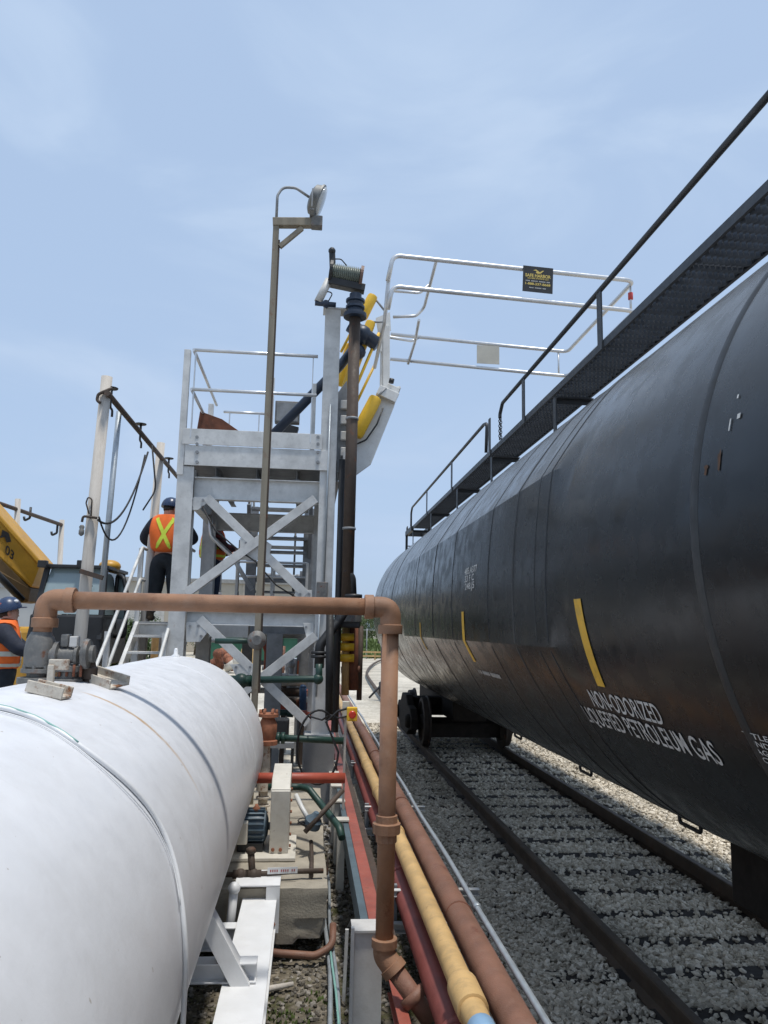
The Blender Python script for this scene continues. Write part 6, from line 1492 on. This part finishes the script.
# rusty scrap heap of fittings left of the skip
r_ = random.Random(12)
for i in range(6):
    p = at(203+6*i, 660, 40+r_.uniform(-1, 1)); c_ = V((p[0], p[1], G+.28))
    b = MB(); d = V((r_.uniform(-1, 1), r_.uniform(-.5, .5), r_.uniform(-.3, .8))).normalized()*.4; d[2] = abs(d[2])
    b.cyl(V((p[0], p[1], G+.2)), V((p[0], p[1], G+.2))+d*2, .2, 10); b.ball(V((p[0], p[1], G+.2))+d*2, .27, 10)
    tag(b.build('pipe_fitting', (RUST, CREAM, ORANGER)[i % 3]), 'large cast pipe fitting lying on the ground left of the yellow gas cylinders', 'pipe fitting', 'pipe fittings on the ground')
# ------------------------------------------------------------------ light
w = bpy.data.worlds.new('World'); SC.world = w; w.use_nodes = True; nt = w.node_tree; N = nt.nodes; L = nt.links
sky = N.new('ShaderNodeTexSky'); sky.sky_type = 'NISHITA'; sky.sun_disc = False
SD = V((.12, -.16, 1.0)).normalized()
el = math.asin(SD[2]); az = math.atan2(SD[0], SD[1])
sky.sun_elevation = el; sky.sun_rotation = az; sky.air_density = 1.0; sky.dust_density = 2.0; sky.ozone_density = 1.6; sky.altitude = 50
bg = N['Background']; bg.inputs['Strength'].default_value = .15
tc = N.new('ShaderNodeTexCoord'); mp = N.new('ShaderNodeMapping'); mp.inputs['Scale'].default_value = (1.0, 1.6, 3.2); mp.inputs['Rotation'].default_value = (0, R(20), R(25)); mp.inputs['Location'].default_value = (.3, .1, .6); L.new(tc.outputs['Generated'], mp.inputs['Vector'])
n1 = N.new('ShaderNodeTexNoise'); n1.inputs['Scale'].default_value = 2.1; n1.inputs['Detail'].default_value = 9; n1.inputs['Roughness'].default_value = .52; n1.inputs['Distortion'].default_value = .6; L.new(mp.outputs['Vector'], n1.inputs['Vector'])
mr = N.new('ShaderNodeMapRange'); mr.interpolation_type = 'SMOOTHSTEP'; mr.inputs['From Min'].default_value = .42; mr.inputs['From Max'].default_value = .78; mr.inputs['To Max'].default_value = .30; L.new(n1.outputs['Fac'], mr.inputs['Value'])
# hazy summer air: the whole sky is veiled, a little more where thin cirrus lies
va_ = N.new('ShaderNodeMath'); va_.operation = 'ADD'; va_.inputs[1].default_value = .84; L.new(mr.outputs['Result'], va_.inputs[0])
mx = N.new('ShaderNodeMix'); mx.data_type = 'RGBA'; L.new(va_.outputs[0], mx.inputs[0]); L.new(sky.outputs['Color'], mx.inputs[6]); mx.inputs[7].default_value = (2.40, 3.14, 4.30, 1)
mc_ = N.new('ShaderNodeMapRange'); mc_.interpolation_type = 'SMOOTHSTEP'; mc_.inputs['From Min'].default_value = .46; mc_.inputs['From Max'].default_value = .76; mc_.inputs['To Max'].default_value = .5; L.new(n1.outputs['Fac'], mc_.inputs['Value'])
cm = N.new('ShaderNodeMix'); cm.data_type = 'RGBA'; L.new(mc_.outputs['Result'], cm.inputs[0]); L.new(mx.outputs[2], cm.inputs[6]); cm.inputs[7].default_value = (3.2, 3.85, 4.85, 1)
L.new(cm.outputs[2], bg.inputs['Color'])
sun = bpy.data.lights.new('sun', 'SUN'); so = bpy.data.objects.new('sun', sun); COL.objects.link(so); sun.energy = 2.5; sun.angle = R(5.0); sun.color = (1, .955, .88)
so.rotation_euler = SD.to_track_quat('Z', 'Y').to_euler()
SC.view_settings.view_transform = 'Standard'; SC.view_settings.look = 'None'; SC.view_settings.exposure = .36; SC.view_settings.gamma = 1
SC.view_settings.use_curve_mapping = False
SC.render.engine = 'CYCLES'; SC.cycles.max_bounces = 8; SC.cycles.use_denoising = True
